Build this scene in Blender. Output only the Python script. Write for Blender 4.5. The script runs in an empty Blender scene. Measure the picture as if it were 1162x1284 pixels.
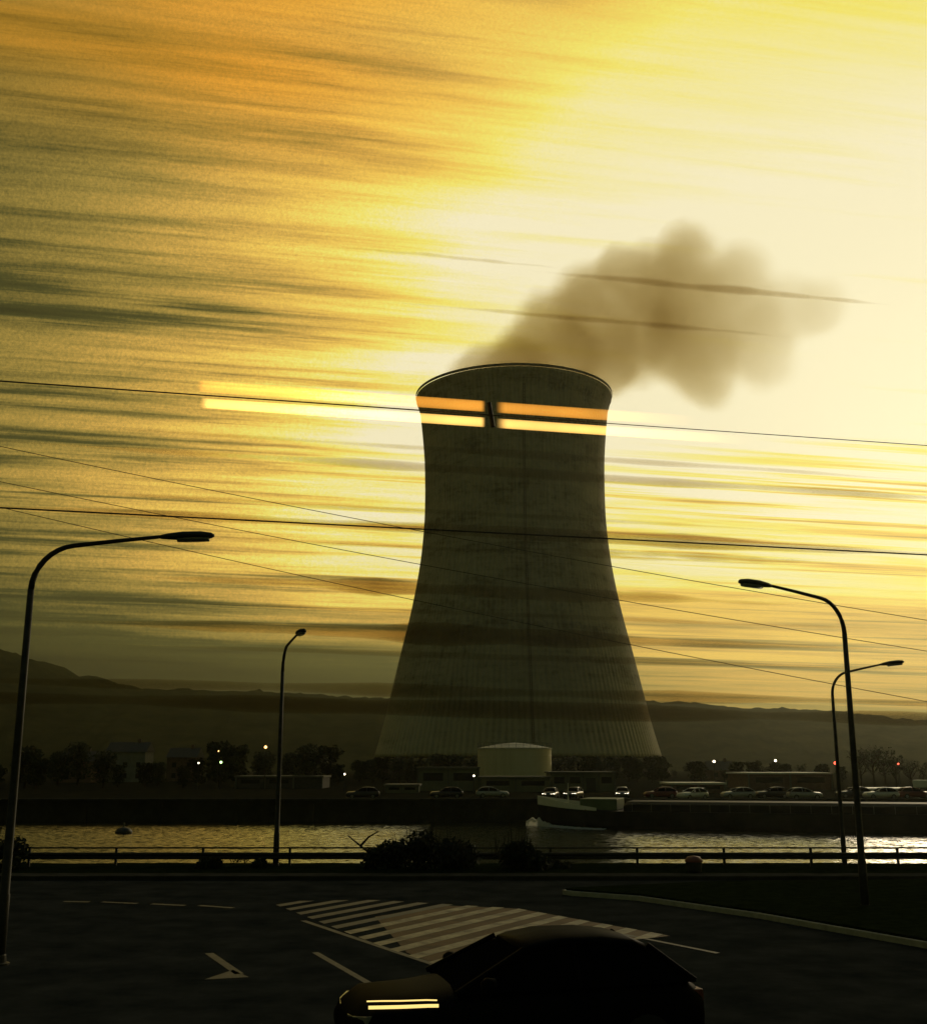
import bpy, bmesh, math, random
from mathutils import Vector, Matrix, noise

random.seed(7)
R = math.radians
scn = bpy.context.scene
col = scn.collection

# ------------------------------------------------------------------ camera
F_PX, CX, CY = 1400.0, 581.0, 642.0
PITCH = R(12.8)
EYE = Vector((0, 0, 3.5))
cam_d = bpy.data.cameras.new('camera')
cam_d.sensor_fit = 'HORIZONTAL'
cam_d.sensor_width = 36
cam_d.lens = 36 * F_PX / 1162
cam_d.clip_end = 20000
cam = bpy.data.objects.new('camera', cam_d)
col.objects.link(cam)
cam.location = EYE
cam.rotation_euler = (R(90) + PITCH, 0, 0)
scn.camera = cam
FW = Vector((0, math.cos(PITCH), math.sin(PITCH)))
UP = Vector((0, -math.sin(PITCH), math.cos(PITCH)))


def ray(px, py):
    return FW + Vector((1, 0, 0)) * ((px - CX) / F_PX) + UP * ((CY - py) / F_PX)


def at(px, py, Y):
    d = ray(px, py)
    return EYE + d * (Y / d.y)


def on(px, py, z=0.0):
    d = ray(px, py)
    return EYE + d * ((z - EYE.z) / d.z)


TRACK = Vector((5.656, 1.043, -0.076)).normalized()   # the direction the railway runs in


# ------------------------------------------------------------------ materials
def new_mat(name):
    m = bpy.data.materials.new(name)
    m.use_nodes = True
    nt = m.node_tree
    b = nt.nodes['Principled BSDF']
    return m, nt, b


def N(nt, kind, **kw):
    n = nt.nodes.new(kind)
    for k, v in kw.items():
        if k in n.inputs.keys() if hasattr(n.inputs, 'keys') else False:
            n.inputs[k].default_value = v
        else:
            setattr(n, k, v)
    return n


def math_node(nt, op, a, b=None, clamp=False):
    n = nt.nodes.new('ShaderNodeMath')
    n.operation = op
    n.use_clamp = clamp
    for i, v in enumerate((a, b)):
        if v is None:
            continue
        if isinstance(v, (int, float)):
            n.inputs[i].default_value = v
        else:
            nt.links.new(v, n.inputs[i])
    return n.outputs[0]


def rough_mat(name, c1, c2, scale=3.0, rough=0.8, bump=0.2, metal=0.0, spec=0.5, stretch=(1, 1, 1), detail=6):
    m, nt, b = new_mat(name)
    tc = nt.nodes.new('ShaderNodeTexCoord')
    mp = nt.nodes.new('ShaderNodeMapping')
    mp.inputs['Scale'].default_value = stretch
    nz = nt.nodes.new('ShaderNodeTexNoise')
    nz.inputs['Scale'].default_value = scale
    nz.inputs['Detail'].default_value = detail
    nz.inputs['Roughness'].default_value = 0.65
    nt.links.new(tc.outputs['Object'], mp.inputs[0])
    nt.links.new(mp.outputs[0], nz.inputs['Vector'])
    cr = nt.nodes.new('ShaderNodeValToRGB')
    cr.color_ramp.elements[0].position = 0.32
    cr.color_ramp.elements[1].position = 0.68
    cr.color_ramp.elements[0].color = (*c1, 1)
    cr.color_ramp.elements[1].color = (*c2, 1)
    nt.links.new(nz.outputs['Fac'], cr.inputs[0])
    nt.links.new(cr.outputs[0], b.inputs['Base Color'])
    b.inputs['Roughness'].default_value = rough
    b.inputs['Metallic'].default_value = metal
    b.inputs['Specular IOR Level'].default_value = spec
    if bump:
        bp = nt.nodes.new('ShaderNodeBump')
        bp.inputs['Strength'].default_value = bump
        bp.inputs['Distance'].default_value = 0.05
        nt.links.new(nz.outputs['Fac'], bp.inputs['Height'])
        nt.links.new(bp.outputs[0], b.inputs['Normal'])
    return m


def glow_mat(name, c, s):
    m, nt, b = new_mat(name)
    b.inputs['Base Color'].default_value = (0.3, 0.3, 0.3, 1)
    b.inputs['Emission Color'].default_value = (*c, 1)
    b.inputs['Emission Strength'].default_value = s
    return m


def leaf_mat(name, c1, c2):
    m, nt, b = new_mat(name)
    g = nt.nodes.new('ShaderNodeNewGeometry')
    cr = nt.nodes.new('ShaderNodeValToRGB')
    cr.color_ramp.elements[0].color = (*c1, 1)
    cr.color_ramp.elements[1].color = (*c2, 1)
    nt.links.new(g.outputs['Random Per Island'], cr.inputs[0])
    nt.links.new(cr.outputs[0], b.inputs['Base Color'])
    b.inputs['Roughness'].default_value = 0.75
    b.inputs['Specular IOR Level'].default_value = 0.2
    return m


M = {}
M['asphalt'] = rough_mat('asphalt', (0.014, 0.017, 0.018), (0.038, 0.041, 0.041), 0.8, 0.9, 0.2, spec=0.0)
M['old_asphalt'] = rough_mat('worn_brown_surfacing', (0.05, 0.032, 0.018), (0.13, 0.075, 0.036), 1.3, 0.7, 0.2, spec=0.10)
M['paving'] = rough_mat('pale_paving', (0.03, 0.03, 0.026), (0.055, 0.055, 0.048), 1.4, 0.9, 0.15, spec=0.0)
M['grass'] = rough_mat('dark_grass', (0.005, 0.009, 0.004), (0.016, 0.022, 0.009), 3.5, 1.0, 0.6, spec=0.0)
M['soil'] = rough_mat('bare_ground', (0.014, 0.015, 0.011), (0.032, 0.030, 0.02), 0.4, 1.0, 0.3, spec=0.0)
M['kerb'] = rough_mat('kerb_concrete', (0.30, 0.29, 0.24), (0.48, 0.46, 0.38), 4, 0.8, 0.2)
M['quay'] = rough_mat('wet_quay_stone', (0.020, 0.022, 0.020), (0.045, 0.045, 0.038), 0.6, 0.85, 0.4, spec=0.03)
M['steel'] = rough_mat('galvanised_steel', (0.10, 0.10, 0.09), (0.16, 0.16, 0.15), 5, 0.5, 0.05, 0.6)
M['pole'] = rough_mat('painted_lamp_steel', (0.024, 0.024, 0.023), (0.05, 0.048, 0.042), 6, 0.6, 0.05, 0.0, spec=0.2)
M['lens'] = rough_mat('lamp_glass', (0.20, 0.20, 0.18), (0.28, 0.28, 0.25), 9, 0.2, 0.02)
M['wire'] = rough_mat('wire_copper', (0.02, 0.02, 0.018), (0.035, 0.03, 0.028), 8, 0.6, 0.0, 0.3)
M['bark'] = rough_mat('bark', (0.02, 0.016, 0.012), (0.05, 0.04, 0.03), 6, 0.95, 0.5, spec=0.1)
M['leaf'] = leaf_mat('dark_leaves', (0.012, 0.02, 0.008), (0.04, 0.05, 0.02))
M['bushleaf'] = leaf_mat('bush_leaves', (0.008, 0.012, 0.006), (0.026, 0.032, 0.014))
M['tank'] = rough_mat('tank_paint', (0.58, 0.52, 0.34), (0.72, 0.66, 0.46), 0.35, 0.55, 0.1, stretch=(1, 1, 0.15))
M['cladding'] = rough_mat('hall_cladding', (0.11, 0.12, 0.09), (0.19, 0.19, 0.14), 0.5, 0.7, 0.1, stretch=(1, 1, 0.2))
M['roofing'] = rough_mat('hall_roof', (0.10, 0.10, 0.085), (0.16, 0.155, 0.13), 0.5, 0.7, 0.1)
M['pale_roof'] = rough_mat('pale_roof_sheet', (0.55, 0.52, 0.42), (0.72, 0.70, 0.60), 0.5, 0.5, 0.1)
M['glass'] = rough_mat('dark_glass', (0.012, 0.014, 0.015), (0.02, 0.022, 0.022), 2, 0.25, 0.0, spec=0.2)
M['brick'] = rough_mat('house_brick', (0.10, 0.06, 0.045), (0.17, 0.11, 0.08), 1.5, 0.9, 0.2)
M['plaster'] = rough_mat('house_plaster', (0.17, 0.17, 0.16), (0.26, 0.26, 0.24), 0.8, 0.9, 0.1)
M['slate'] = rough_mat('house_slate', (0.03, 0.03, 0.032), (0.06, 0.06, 0.058), 2.5, 0.8, 0.2)
M['barge_hull'] = rough_mat('barge_hull_paint', (0.010, 0.011, 0.014), (0.03, 0.03, 0.03), 0.5, 0.6, 0.1, spec=0.06)
M['barge_white'] = rough_mat('barge_white_paint', (0.74, 0.72, 0.60), (0.86, 0.84, 0.74), 0.8, 0.3, 0.05, spec=0.8)
M['barge_green'] = rough_mat('barge_green_deck', (0.06, 0.10, 0.05), (0.10, 0.16, 0.08), 0.8, 0.6, 0.1)
M['foam'] = rough_mat('river_foam', (0.7, 0.7, 0.62), (0.92, 0.92, 0.85), 2.5, 0.8, 0.5)
_m = M['foam']
_nt = _m.node_tree
_b = _nt.nodes['Principled BSDF']
_tr = _nt.nodes.new('ShaderNodeBsdfTranslucent')
_tr.inputs[0].default_value = (0.95, 0.93, 0.82, 1)
_mx = _nt.nodes.new('ShaderNodeMixShader')
_mx.inputs[0].default_value = 0.6
_nt.links.new(_b.outputs[0], _mx.inputs[1])
_nt.links.new(_tr.outputs[0], _mx.inputs[2])
_nt.links.new(_mx.outputs[0], _nt.nodes['Material Output'].inputs['Surface'])
M['black_paint'] = rough_mat('black_car_paint', (0.004, 0.004, 0.005), (0.007, 0.007, 0.008), 2, 0.5, 0.0, spec=0.008)
M['car_glass'] = rough_mat('tinted_car_glass', (0.003, 0.003, 0.004), (0.006, 0.006, 0.006), 2, 0.5, 0.0, spec=0.0)
M['rubber'] = rough_mat('tyre_rubber', (0.012, 0.012, 0.012), (0.022, 0.022, 0.022), 8, 0.9, 0.2)
M['alloy'] = rough_mat('wheel_alloy', (0.2, 0.2, 0.2), (0.3, 0.3, 0.3), 4, 0.35, 0.0, 0.8)
M['red_lid'] = rough_mat('red_lid_paint', (0.14, 0.03, 0.02), (0.20, 0.05, 0.03), 5, 0.6, 0.05)
M['bin'] = rough_mat('dark_bin', (0.02, 0.02, 0.022), (0.035, 0.035, 0.035), 5, 0.6, 0.05)
M['road_paint'] = rough_mat('worn_road_paint', (0.06, 0.045, 0.028), (0.36, 0.32, 0.20), 1.7, 0.7, 0.1)
M['faint_paint'] = rough_mat('rubbed_road_paint', (0.018, 0.020, 0.020), (0.075, 0.072, 0.058), 1.6, 0.7, 0.1)
M['lit_white'] = glow_mat('lit_white_lamp', (1.0, 0.86, 0.6), 7)
M['lit_orange'] = glow_mat('lit_sodium_lamp', (1.0, 0.5, 0.15), 5)
M['lit_green'] = glow_mat('lit_green_lamp', (0.55, 1.0, 0.3), 5)
M['lit_red'] = glow_mat('lit_red_lamp', (1.0, 0.1, 0.05), 4)
M['headlight'] = glow_mat('lit_headlight_strip', (1.0, 0.72, 0.22), 1.25)


# concrete of the cooling tower: lift rings, vertical ribs, run-off streaks and painted-in bands of window reflection
def tower_mat():
    m, nt, b = new_mat('weathered_tower_concrete')
    L = nt.links.new
    tc = nt.nodes.new('ShaderNodeTexCoord')
    sx = nt.nodes.new('ShaderNodeSeparateXYZ')
    L(tc.outputs['Object'], sx.inputs[0])
    ang = math_node(nt, 'ARCTAN2', sx.outputs['Y'], sx.outputs['X'])
    # ribs
    rib = math_node(nt, 'SINE', math_node(nt, 'MULTIPLY', ang, 150.0))
    # lift rings
    fr = math_node(nt, 'FRACT', math_node(nt, 'DIVIDE', sx.outputs['Z'], 2.6))
    ring = math_node(nt, 'LESS_THAN', fr, 0.12)
    # run-off streaks: long in z
    cmb = nt.nodes.new('ShaderNodeCombineXYZ')
    L(math_node(nt, 'MULTIPLY', ang, 26.0), cmb.inputs[0])
    L(math_node(nt, 'MULTIPLY', sx.outputs['Z'], 0.035), cmb.inputs[1])
    n1 = nt.nodes.new('ShaderNodeTexNoise')
    n1.inputs['Scale'].default_value = 1.0
    n1.inputs['Detail'].default_value = 8
    n1.inputs['Roughness'].default_value = 0.7
    L(cmb.outputs[0], n1.inputs['Vector'])
    # horizontal bands: dark window reflection streaks painted into the concrete
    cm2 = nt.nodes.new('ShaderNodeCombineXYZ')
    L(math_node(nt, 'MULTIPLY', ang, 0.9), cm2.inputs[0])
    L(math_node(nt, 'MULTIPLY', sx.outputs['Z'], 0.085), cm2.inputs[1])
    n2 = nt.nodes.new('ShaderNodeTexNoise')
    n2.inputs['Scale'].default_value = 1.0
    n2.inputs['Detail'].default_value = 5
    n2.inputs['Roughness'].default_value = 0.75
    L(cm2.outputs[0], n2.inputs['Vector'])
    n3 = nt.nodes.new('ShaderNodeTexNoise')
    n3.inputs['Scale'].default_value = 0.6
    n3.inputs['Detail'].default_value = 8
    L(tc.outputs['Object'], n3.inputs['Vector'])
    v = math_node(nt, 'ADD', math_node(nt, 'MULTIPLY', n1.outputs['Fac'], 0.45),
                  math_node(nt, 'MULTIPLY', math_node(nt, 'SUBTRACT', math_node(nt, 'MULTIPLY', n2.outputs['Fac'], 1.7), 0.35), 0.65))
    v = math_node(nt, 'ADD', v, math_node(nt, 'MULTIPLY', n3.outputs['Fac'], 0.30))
    v = math_node(nt, 'SUBTRACT', v, math_node(nt, 'MULTIPLY', ring, 0.035))
    v = math_node(nt, 'ADD', v, math_node(nt, 'MULTIPLY', rib, 0.02))
    # the more strongly ribbed skirt, low haze painted in as paler colour
    sk = nt.nodes.new('ShaderNodeMapRange')
    sk.interpolation_type = 'SMOOTHSTEP'
    L(math_node(nt, 'ADD', sx.outputs['Z'], math_node(nt, 'MULTIPLY', n1.outputs['Fac'], 14.0)), sk.inputs['Value'])
    for k_, x_ in zip(('From Min', 'From Max', 'To Min', 'To Max'), (22, 46, 0.16, 0.0)):
        sk.inputs[k_].default_value = x_
    v = math_node(nt, 'ADD', v, sk.outputs[0])
    v = math_node(nt, 'ADD', v, math_node(nt, 'MULTIPLY', rib, math_node(nt, 'MULTIPLY', sk.outputs[0], 0.5)))
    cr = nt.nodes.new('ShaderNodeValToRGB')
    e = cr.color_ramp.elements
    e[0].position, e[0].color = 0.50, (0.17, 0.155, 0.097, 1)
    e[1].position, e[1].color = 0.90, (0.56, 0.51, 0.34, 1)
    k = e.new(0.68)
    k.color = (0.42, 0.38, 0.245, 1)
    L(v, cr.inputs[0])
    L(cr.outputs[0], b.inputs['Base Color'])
    b.inputs['Roughness'].default_value = 0.9
    b.inputs['Specular IOR Level'].default_value = 0.2
    bp = nt.nodes.new('ShaderNodeBump')
    bp.inputs['Strength'].default_value = 0.6
    bp.inputs['Distance'].default_value = 0.4
    L(math_node(nt, 'ADD', rib, v), bp.inputs['Height'])
    L(bp.outputs[0], b.inputs['Normal'])
    return m


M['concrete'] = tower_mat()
M['rim'] = rough_mat('tower_rim_concrete', (0.07, 0.062, 0.045), (0.13, 0.115, 0.08), 0.3, 0.9, 0.2)


def water_mat():
    m, nt, b = new_mat('river_water')
    L = nt.links.new
    tc = nt.nodes.new('ShaderNodeTexCoord')
    mp = nt.nodes.new('ShaderNodeMapping')
    mp.inputs['Scale'].default_value = (0.35, 1.0, 1.0)
    L(tc.outputs['Object'], mp.inputs[0])
    n1 = nt.nodes.new('ShaderNodeTexNoise')
    n1.inputs['Scale'].default_value = 5.0
    n1.inputs['Detail'].default_value = 5
    n1.inputs['Roughness'].default_value = 0.65
    L(mp.outputs[0], n1.inputs['Vector'])
    vm = nt.nodes.new('ShaderNodeVectorMath')
    vm.operation = 'MULTIPLY_ADD'
    L(n1.outputs['Color'], vm.inputs[0])
    vm.inputs[1].default_value = (0.30, 0.85, 0.0)
    vm.inputs[2].default_value = (-0.15, -0.46, 1.0)
    vn = nt.nodes.new('ShaderNodeVectorMath')
    vn.operation = 'NORMALIZE'
    L(vm.outputs[0], vn.inputs[0])
    L(vn.outputs[0], b.inputs['Normal'])
    b.inputs['Base Color'].default_value = (0.018, 0.022, 0.014, 1)
    b.inputs['Roughness'].default_value = 0.08
    b.inputs['IOR'].default_value = 1.33
    return m


M['water'] = water_mat()


def reflection_mat(name, c, s, f0, f1):
    """glow for tube lights mirrored in the train window: clear, dimmer along rim and ends"""
    m = bpy.data.materials.new(name)
    m.use_nodes = True
    nt = m.node_tree
    nt.nodes.clear()
    L = nt.links.new
    o = nt.nodes.new('ShaderNodeOutputMaterial')
    a = nt.nodes.new('ShaderNodeAddShader')
    t = nt.nodes.new('ShaderNodeBsdfTransparent')
    t.inputs[0].default_value = (1, 1, 1, 1)
    e = nt.nodes.new('ShaderNodeEmission')
    nz = nt.nodes.new('ShaderNodeTexNoise')
    nz.inputs['Scale'].default_value = 3.0
    tc = nt.nodes.new('ShaderNodeTexCoord')
    L(tc.outputs['Object'], nz.inputs['Vector'])
    sx = nt.nodes.new('ShaderNodeSeparateXYZ')
    L(tc.outputs['Generated'], sx.inputs[0])
    v = math_node(nt, 'MULTIPLY', math_node(nt, 'ADD', nz.outputs['Fac'], 0.5), s * 0.5)
    for lo, hi in ((0.0, f0), (1.0, 1.0 - f1)):
        r = nt.nodes.new('ShaderNodeMapRange')
        r.interpolation_type = 'SMOOTHSTEP'
        L(sx.outputs['X'], r.inputs['Value'])
        r.inputs['From Min'].default_value = min(lo, hi)
        r.inputs['From Max'].default_value = max(lo, hi)
        r.inputs['To Min'].default_value = 0.0 if lo < hi else 1.0
        r.inputs['To Max'].default_value = 1.0 if lo < hi else 0.0
        v = math_node(nt, 'MULTIPLY', v, r.outputs[0])
    lw = nt.nodes.new('ShaderNodeLayerWeight')
    lw.inputs['Blend'].default_value = 0.35
    v = math_node(nt, 'MULTIPLY', v, math_node(nt, 'POWER', math_node(nt, 'SUBTRACT', 1.0, lw.outputs['Facing']), 0.7))
    e.inputs[0].default_value = (*c, 1)
    L(v, e.inputs[1])
    L(t.outputs[0], a.inputs[0])
    L(e.outputs[0], a.inputs[1])
    L(a.outputs[0], o.inputs[0])
    return m


AMBER, PALE = (1.0, 0.40, 0.045), (1.0, 0.56, 0.13)  # colours of the tube lights mirrored in the train window
M['reflection_amber'] = reflection_mat('amber_window_reflection', AMBER, 0.95, 0.035, 0.02)
M['reflection_pale'] = reflection_mat('pale_window_reflection', PALE, 1.8, 0.03, 0.02)
M['reflection_amber_fading'] = reflection_mat('amber_reflection_fading', AMBER, 0.95, 0.05, 0.62)
M['reflection_pale_fading'] = reflection_mat('pale_reflection_fading', PALE, 1.7, 0.05, 0.70)


def vol_mat(name, color, density, aniso, noise_scale=0, absorb=None):
    m = bpy.data.materials.new(name)
    m.use_nodes = True
    nt = m.node_tree
    nt.nodes.clear()
    o = nt.nodes.new('ShaderNodeOutputMaterial')
    v = nt.nodes.new('ShaderNodeVolumePrincipled')
    v.inputs['Color'].default_value = (*color, 1)
    v.inputs['Density'].default_value = density
    v.inputs['Anisotropy'].default_value = aniso
    if absorb:
        v.inputs['Absorption Color'].default_value = (*absorb, 1)
    if noise_scale:
        tc = nt.nodes.new('ShaderNodeTexCoord')
        nz = nt.nodes.new('ShaderNodeTexNoise')
        nz.inputs['Scale'].default_value = noise_scale
        nz.inputs['Detail'].default_value = 4
        nt.links.new(tc.outputs['Object'], nz.inputs['Vector'])
        mr = nt.nodes.new('ShaderNodeMapRange')
        mr.inputs['From Min'].default_value = 0.36
        mr.inputs['From Max'].default_value = 0.62
        mr.inputs['To Min'].default_value = 0.15 * density
        mr.inputs['To Max'].default_value = 1.6 * density
        nt.links.new(nz.outputs['Fac'], mr.inputs['Value'])
        nt.links.new(mr.outputs[0], v.inputs['Density'])
    nt.links.new(v.outputs[0], o.inputs['Volume'])
    return m


def steam_mat(puffs):
    """steam thinning out softly from the heart of each puff"""
    m = bpy.data.materials.new('steam')
    m.use_nodes = True
    m.cycles.volume_step_rate = 0.5
    nt = m.node_tree
    nt.nodes.clear()
    L = nt.links.new
    o = nt.nodes.new('ShaderNodeOutputMaterial')
    ad = nt.nodes.new('ShaderNodeAddShader')
    sc = nt.nodes.new('ShaderNodeVolumeScatter')
    sc.inputs['Color'].default_value = (0.80, 0.70, 0.50, 1)
    sc.inputs['Anisotropy'].default_value = 0.3
    ab = nt.nodes.new('ShaderNodeVolumeAbsorption')
    ab.inputs['Color'].default_value = (0.70, 0.60, 0.34, 1)
    tc = nt.nodes.new('ShaderNodeTexCoord')
    nz = nt.nodes.new('ShaderNodeTexNoise')
    nz.inputs['Scale'].default_value = 0.042
    nz.inputs['Detail'].default_value = 5
    nz.inputs['Roughness'].default_value = 0.6
    nz.inputs['Distortion'].default_value = 0.6
    L(tc.outputs['Object'], nz.inputs['Vector'])
    f = None
    for c, r in puffs:
        d = nt.nodes.new('ShaderNodeVectorMath')
        d.operation = 'DISTANCE'
        L(tc.outputs['Object'], d.inputs[0])
        d.inputs[1].default_value = c
        mr = nt.nodes.new('ShaderNodeMapRange')
        mr.interpolation_type = 'SMOOTHSTEP'
        L(d.outputs['Value'], mr.inputs['Value'])
        for k, x in zip(('From Min', 'From Max', 'To Min', 'To Max'), (0.45 * r, 1.30 * r, 1.0, 0.0)):
            mr.inputs[k].default_value = x
        f = mr.outputs[0] if f is None else math_node(nt, 'ADD', f, mr.outputs[0])
    f = math_node(nt, 'MINIMUM', f, 1.2)
    sx = nt.nodes.new('ShaderNodeSeparateXYZ')
    L(tc.outputs['Object'], sx.inputs[0])
    fade = nt.nodes.new('ShaderNodeMapRange')
    fade.interpolation_type = 'SMOOTHSTEP'
    L(sx.outputs['X'], fade.inputs['Value'])
    for k, x in zip(('From Min', 'From Max', 'To Min', 'To Max'), (75.0, 158.0, 1.0, 0.22)):
        fade.inputs[k].default_value = x
    f = math_node(nt, 'ADD', f, math_node(nt, 'MULTIPLY', math_node(nt, 'SUBTRACT', nz.outputs['Fac'], 0.5), 1.3))
    f = math_node(nt, 'MULTIPLY', math_node(nt, 'SUBTRACT', f, 0.06), 1.25, clamp=True)
    f = math_node(nt, 'MULTIPLY', f, fade.outputs[0])
    L(math_node(nt, 'MULTIPLY', f, 0.011), sc.inputs['Density'])
    L(math_node(nt, 'MULTIPLY', f, 0.085), ab.inputs['Density'])
    L(sc.outputs[0], ad.inputs[0])
    L(ab.outputs[0], ad.inputs[1])
    L(ad.outputs[0], o.inputs['Volume'])
    return m


# ------------------------------------------------------------------ mesh helpers
def finish(name, bm, m, parent=None, smooth=False, recalc=True):
    if recalc:
        bmesh.ops.recalc_face_normals(bm, faces=bm.faces[:])
    me = bpy.data.meshes.new(name)
    bm.to_mesh(me)
    bm.free()
    if smooth:
        for p in me.polygons:
            p.use_smooth = True
    me.materials.append(m)
    o = bpy.data.objects.new(name, me)
    col.objects.link(o)
    if parent:
        o.parent = parent
    return o


def tag(o, label, cat, group=None, kind=None):
    o['label'] = label
    o['category'] = cat
    if group:
        o['group'] = group
    if kind:
        o['kind'] = kind
    return o


def thing(name, label, cat, loc=(0, 0, 0), rotz=0, group=None):
    o = bpy.data.objects.new(name, None)
    col.objects.link(o)
    o.empty_display_size = 0.3
    o.location = loc
    o.rotation_euler = (0, 0, rotz)
    return tag(o, label, cat, group)


def struct(o, kind='structure'):
    o['kind'] = kind
    return o


def dup(root, loc, rotz, label, scale=1.0):
    r = root.copy()
    col.objects.link(r)
    r.location = loc
    r.rotation_euler = (0, 0, rotz)
    r.scale = (scale,) * 3 if isinstance(scale, (int, float)) else scale
    r['label'] = label
    for ch in list(root.children):
        c = ch.copy()
        col.objects.link(c)
        c.parent = r
        for g in list(ch.children):
            d = g.copy()
            col.objects.link(d)
            d.parent = c
    return r


def box(bm, x0, x1, y0, y1, z0, z1, bevel=0):
    r = bmesh.ops.create_cube(bm, size=1.0)
    vs = r['verts']
    for v in vs:
        v.co = Vector(((x0 + x1) / 2 + v.co.x * (x1 - x0), (y0 + y1) / 2 + v.co.y * (y1 - y0), (z0 + z1) / 2 + v.co.z * (z1 - z0)))
    if bevel:
        es = list({e for v in vs for e in v.link_edges})
        bmesh.ops.bevel(bm, geom=es, offset=bevel, segments=2, affect='EDGES', profile=0.6)


def tube(bm, pts, rad, seg=10, cap=True):
    pts = [Vector(p) for p in pts]
    if isinstance(rad, (int, float)):
        rad = [rad] * len(pts)
    rings = []
    for i, p in enumerate(pts):
        t = (pts[min(i + 1, len(pts) - 1)] - pts[max(i - 1, 0)]).normalized()
        a = Vector((0, 0, 1)) if abs(t.z) < 0.9 else Vector((0, 1, 0))
        u = t.cross(a).normalized()
        w = t.cross(u)
        rings.append([bm.verts.new(p + (u * math.cos(2 * math.pi * k / seg) + w * math.sin(2 * math.pi * k / seg)) * rad[i]) for k in range(seg)])
    for a, b in zip(rings, rings[1:]):
        for k in range(seg):
            bm.faces.new((a[k], a[(k + 1) % seg], b[(k + 1) % seg], b[k]))
    if cap:
        bm.faces.new(rings[0][::-1])
        bm.faces.new(rings[-1])


def lathe(bm, prof, seg=48, cap=False, cx=0, cy=0):
    rings = []
    for r, z in prof:
        rings.append([bm.verts.new((cx + r * math.cos(2 * math.pi * k / seg), cy + r * math.sin(2 * math.pi * k / seg), z)) for k in range(seg)])
    for a, b in zip(rings, rings[1:]):
        for k in range(seg):
            bm.faces.new((a[k], a[(k + 1) % seg], b[(k + 1) % seg], b[k]))
    if cap:
        bm.faces.new(rings[0][::-1])
        bm.faces.new(rings[-1])


def loft(bm, secs, cap=True):
    rings = [[bm.verts.new(p) for p in s] for s in secs]
    n = len(rings[0])
    for a, b in zip(rings, rings[1:]):
        for k in range(n):
            bm.faces.new((a[k], a[(k + 1) % n], b[(k + 1) % n], b[k]))
    if cap:
        bm.faces.new(rings[0][::-1])
        bm.faces.new(rings[-1])


def slab(bm, poly, z0, z1):
    a = [bm.verts.new((p[0], p[1], z0)) for p in poly]
    b = [bm.verts.new((p[0], p[1], z1)) for p in poly]
    n = len(poly)
    for k in range(n):
        bm.faces.new((a[k], a[(k + 1) % n], b[(k + 1) % n], b[k]))
    bm.faces.new(a[::-1])
    bm.faces.new(b)


def sheet(bm, poly, z):
    bm.faces.new([bm.verts.new((p[0], p[1], z)) for p in poly])


def leaves(bm, blobs, n, size, rnd, flat=0.8):
    """n leaf clumps spread through the blobs (x, y, z, rx, ry, rz)"""
    w = [b[3] * b[4] * b[5] for b in blobs]
    tot = sum(w)
    for b, wi in zip(blobs, w):
        for _ in range(max(4, int(n * wi / tot))):
            d = Vector((rnd.gauss(0, 1), rnd.gauss(0, 1), rnd.gauss(0, 1))).normalized() * (rnd.random() ** 0.42)
            d *= 1 + 0.18 * noise.noise(d * 3 + Vector((b[0], b[1], b[2])))
            c = Vector((b[0] + d.x * b[3], b[1] + d.y * b[4], b[2] + d.z * b[5]))
            u = Vector((rnd.gauss(0, 1), rnd.gauss(0, 1), rnd.gauss(0, 1))).normalized()
            v = u.orthogonal().normalized()
            s = size * rnd.uniform(0.5, 1.35)
            q = [c + u * s, c + v * s * flat * 0.6, c - u * s * 0.8, c - v * s * flat * 0.6]
            bm.faces.new([bm.verts.new(p) for p in q])


# ------------------------------------------------------------------ the setting
WATER_Z, FAR_Z = -3.0, -0.7
bm = bmesh.new()
prof = [(-400, 0), (41.5, 0), (41.8, -4.5), (137.6, -4.5), (138.0, FAR_Z - 0.004), (420, FAR_Z - 0.004), (700, -0.4), (6000, -0.4)]
xs = [-6000, -1500, -400, -100, 0, 100, 400, 1500, 6000]
rows = [[bm.verts.new((x, y, z - 0.02)) for x in xs] for y, z in prof]
for a, b in zip(rows, rows[1:]):
    for k in range(len(xs) - 1):
        bm.faces.new((a[k], a[k + 1], b[k + 1], b[k]))
struct(finish('ground', bm, M['soil']))

bm = bmesh.new()
vs = [bm.verts.new(p) for p in ((-3000, 41.6, WATER_Z), (3000, 41.6, WATER_Z), (3000, 137.8, WATER_Z), (-3000, 137.8, WATER_Z))]
bm.faces.new(vs)
struct(finish('river', bm, M['water']))

# near road, pavement, grass verge, traffic island
bm = bmesh.new()
sheet(bm, [(-120, -1), (120, -1), (120, 36.6), (-120, 36.6)], 0.0)
struct(finish('road', bm, M['asphalt']))
bm = bmesh.new()
slab(bm, [(-120, 36.6), (120, 36.6), (120, 37.6), (-120, 37.6)], -0.02, 0.12)
struct(finish('kerb', bm, M['paving']))
bm = bmesh.new()
nx, ny = 260, 8
gr = [[bm.verts.new((-120 + 240 * i / nx, 37.6 + (41.4 - 37.6) * j / ny,
                     0.12 + 0.12 * noise.noise(Vector((i * 0.9, j * 0.7, 3))) * (1 if 0 < j < ny else 0.2))) for i in range(nx + 1)] for j in range(ny + 1)]
for j in range(ny):
    for i in range(nx):
        bm.faces.new((gr[j][i], gr[j][i + 1], gr[j + 1][i + 1], gr[j + 1][i]))
struct(finish('grass_verge', bm, M['grass']))

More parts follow.
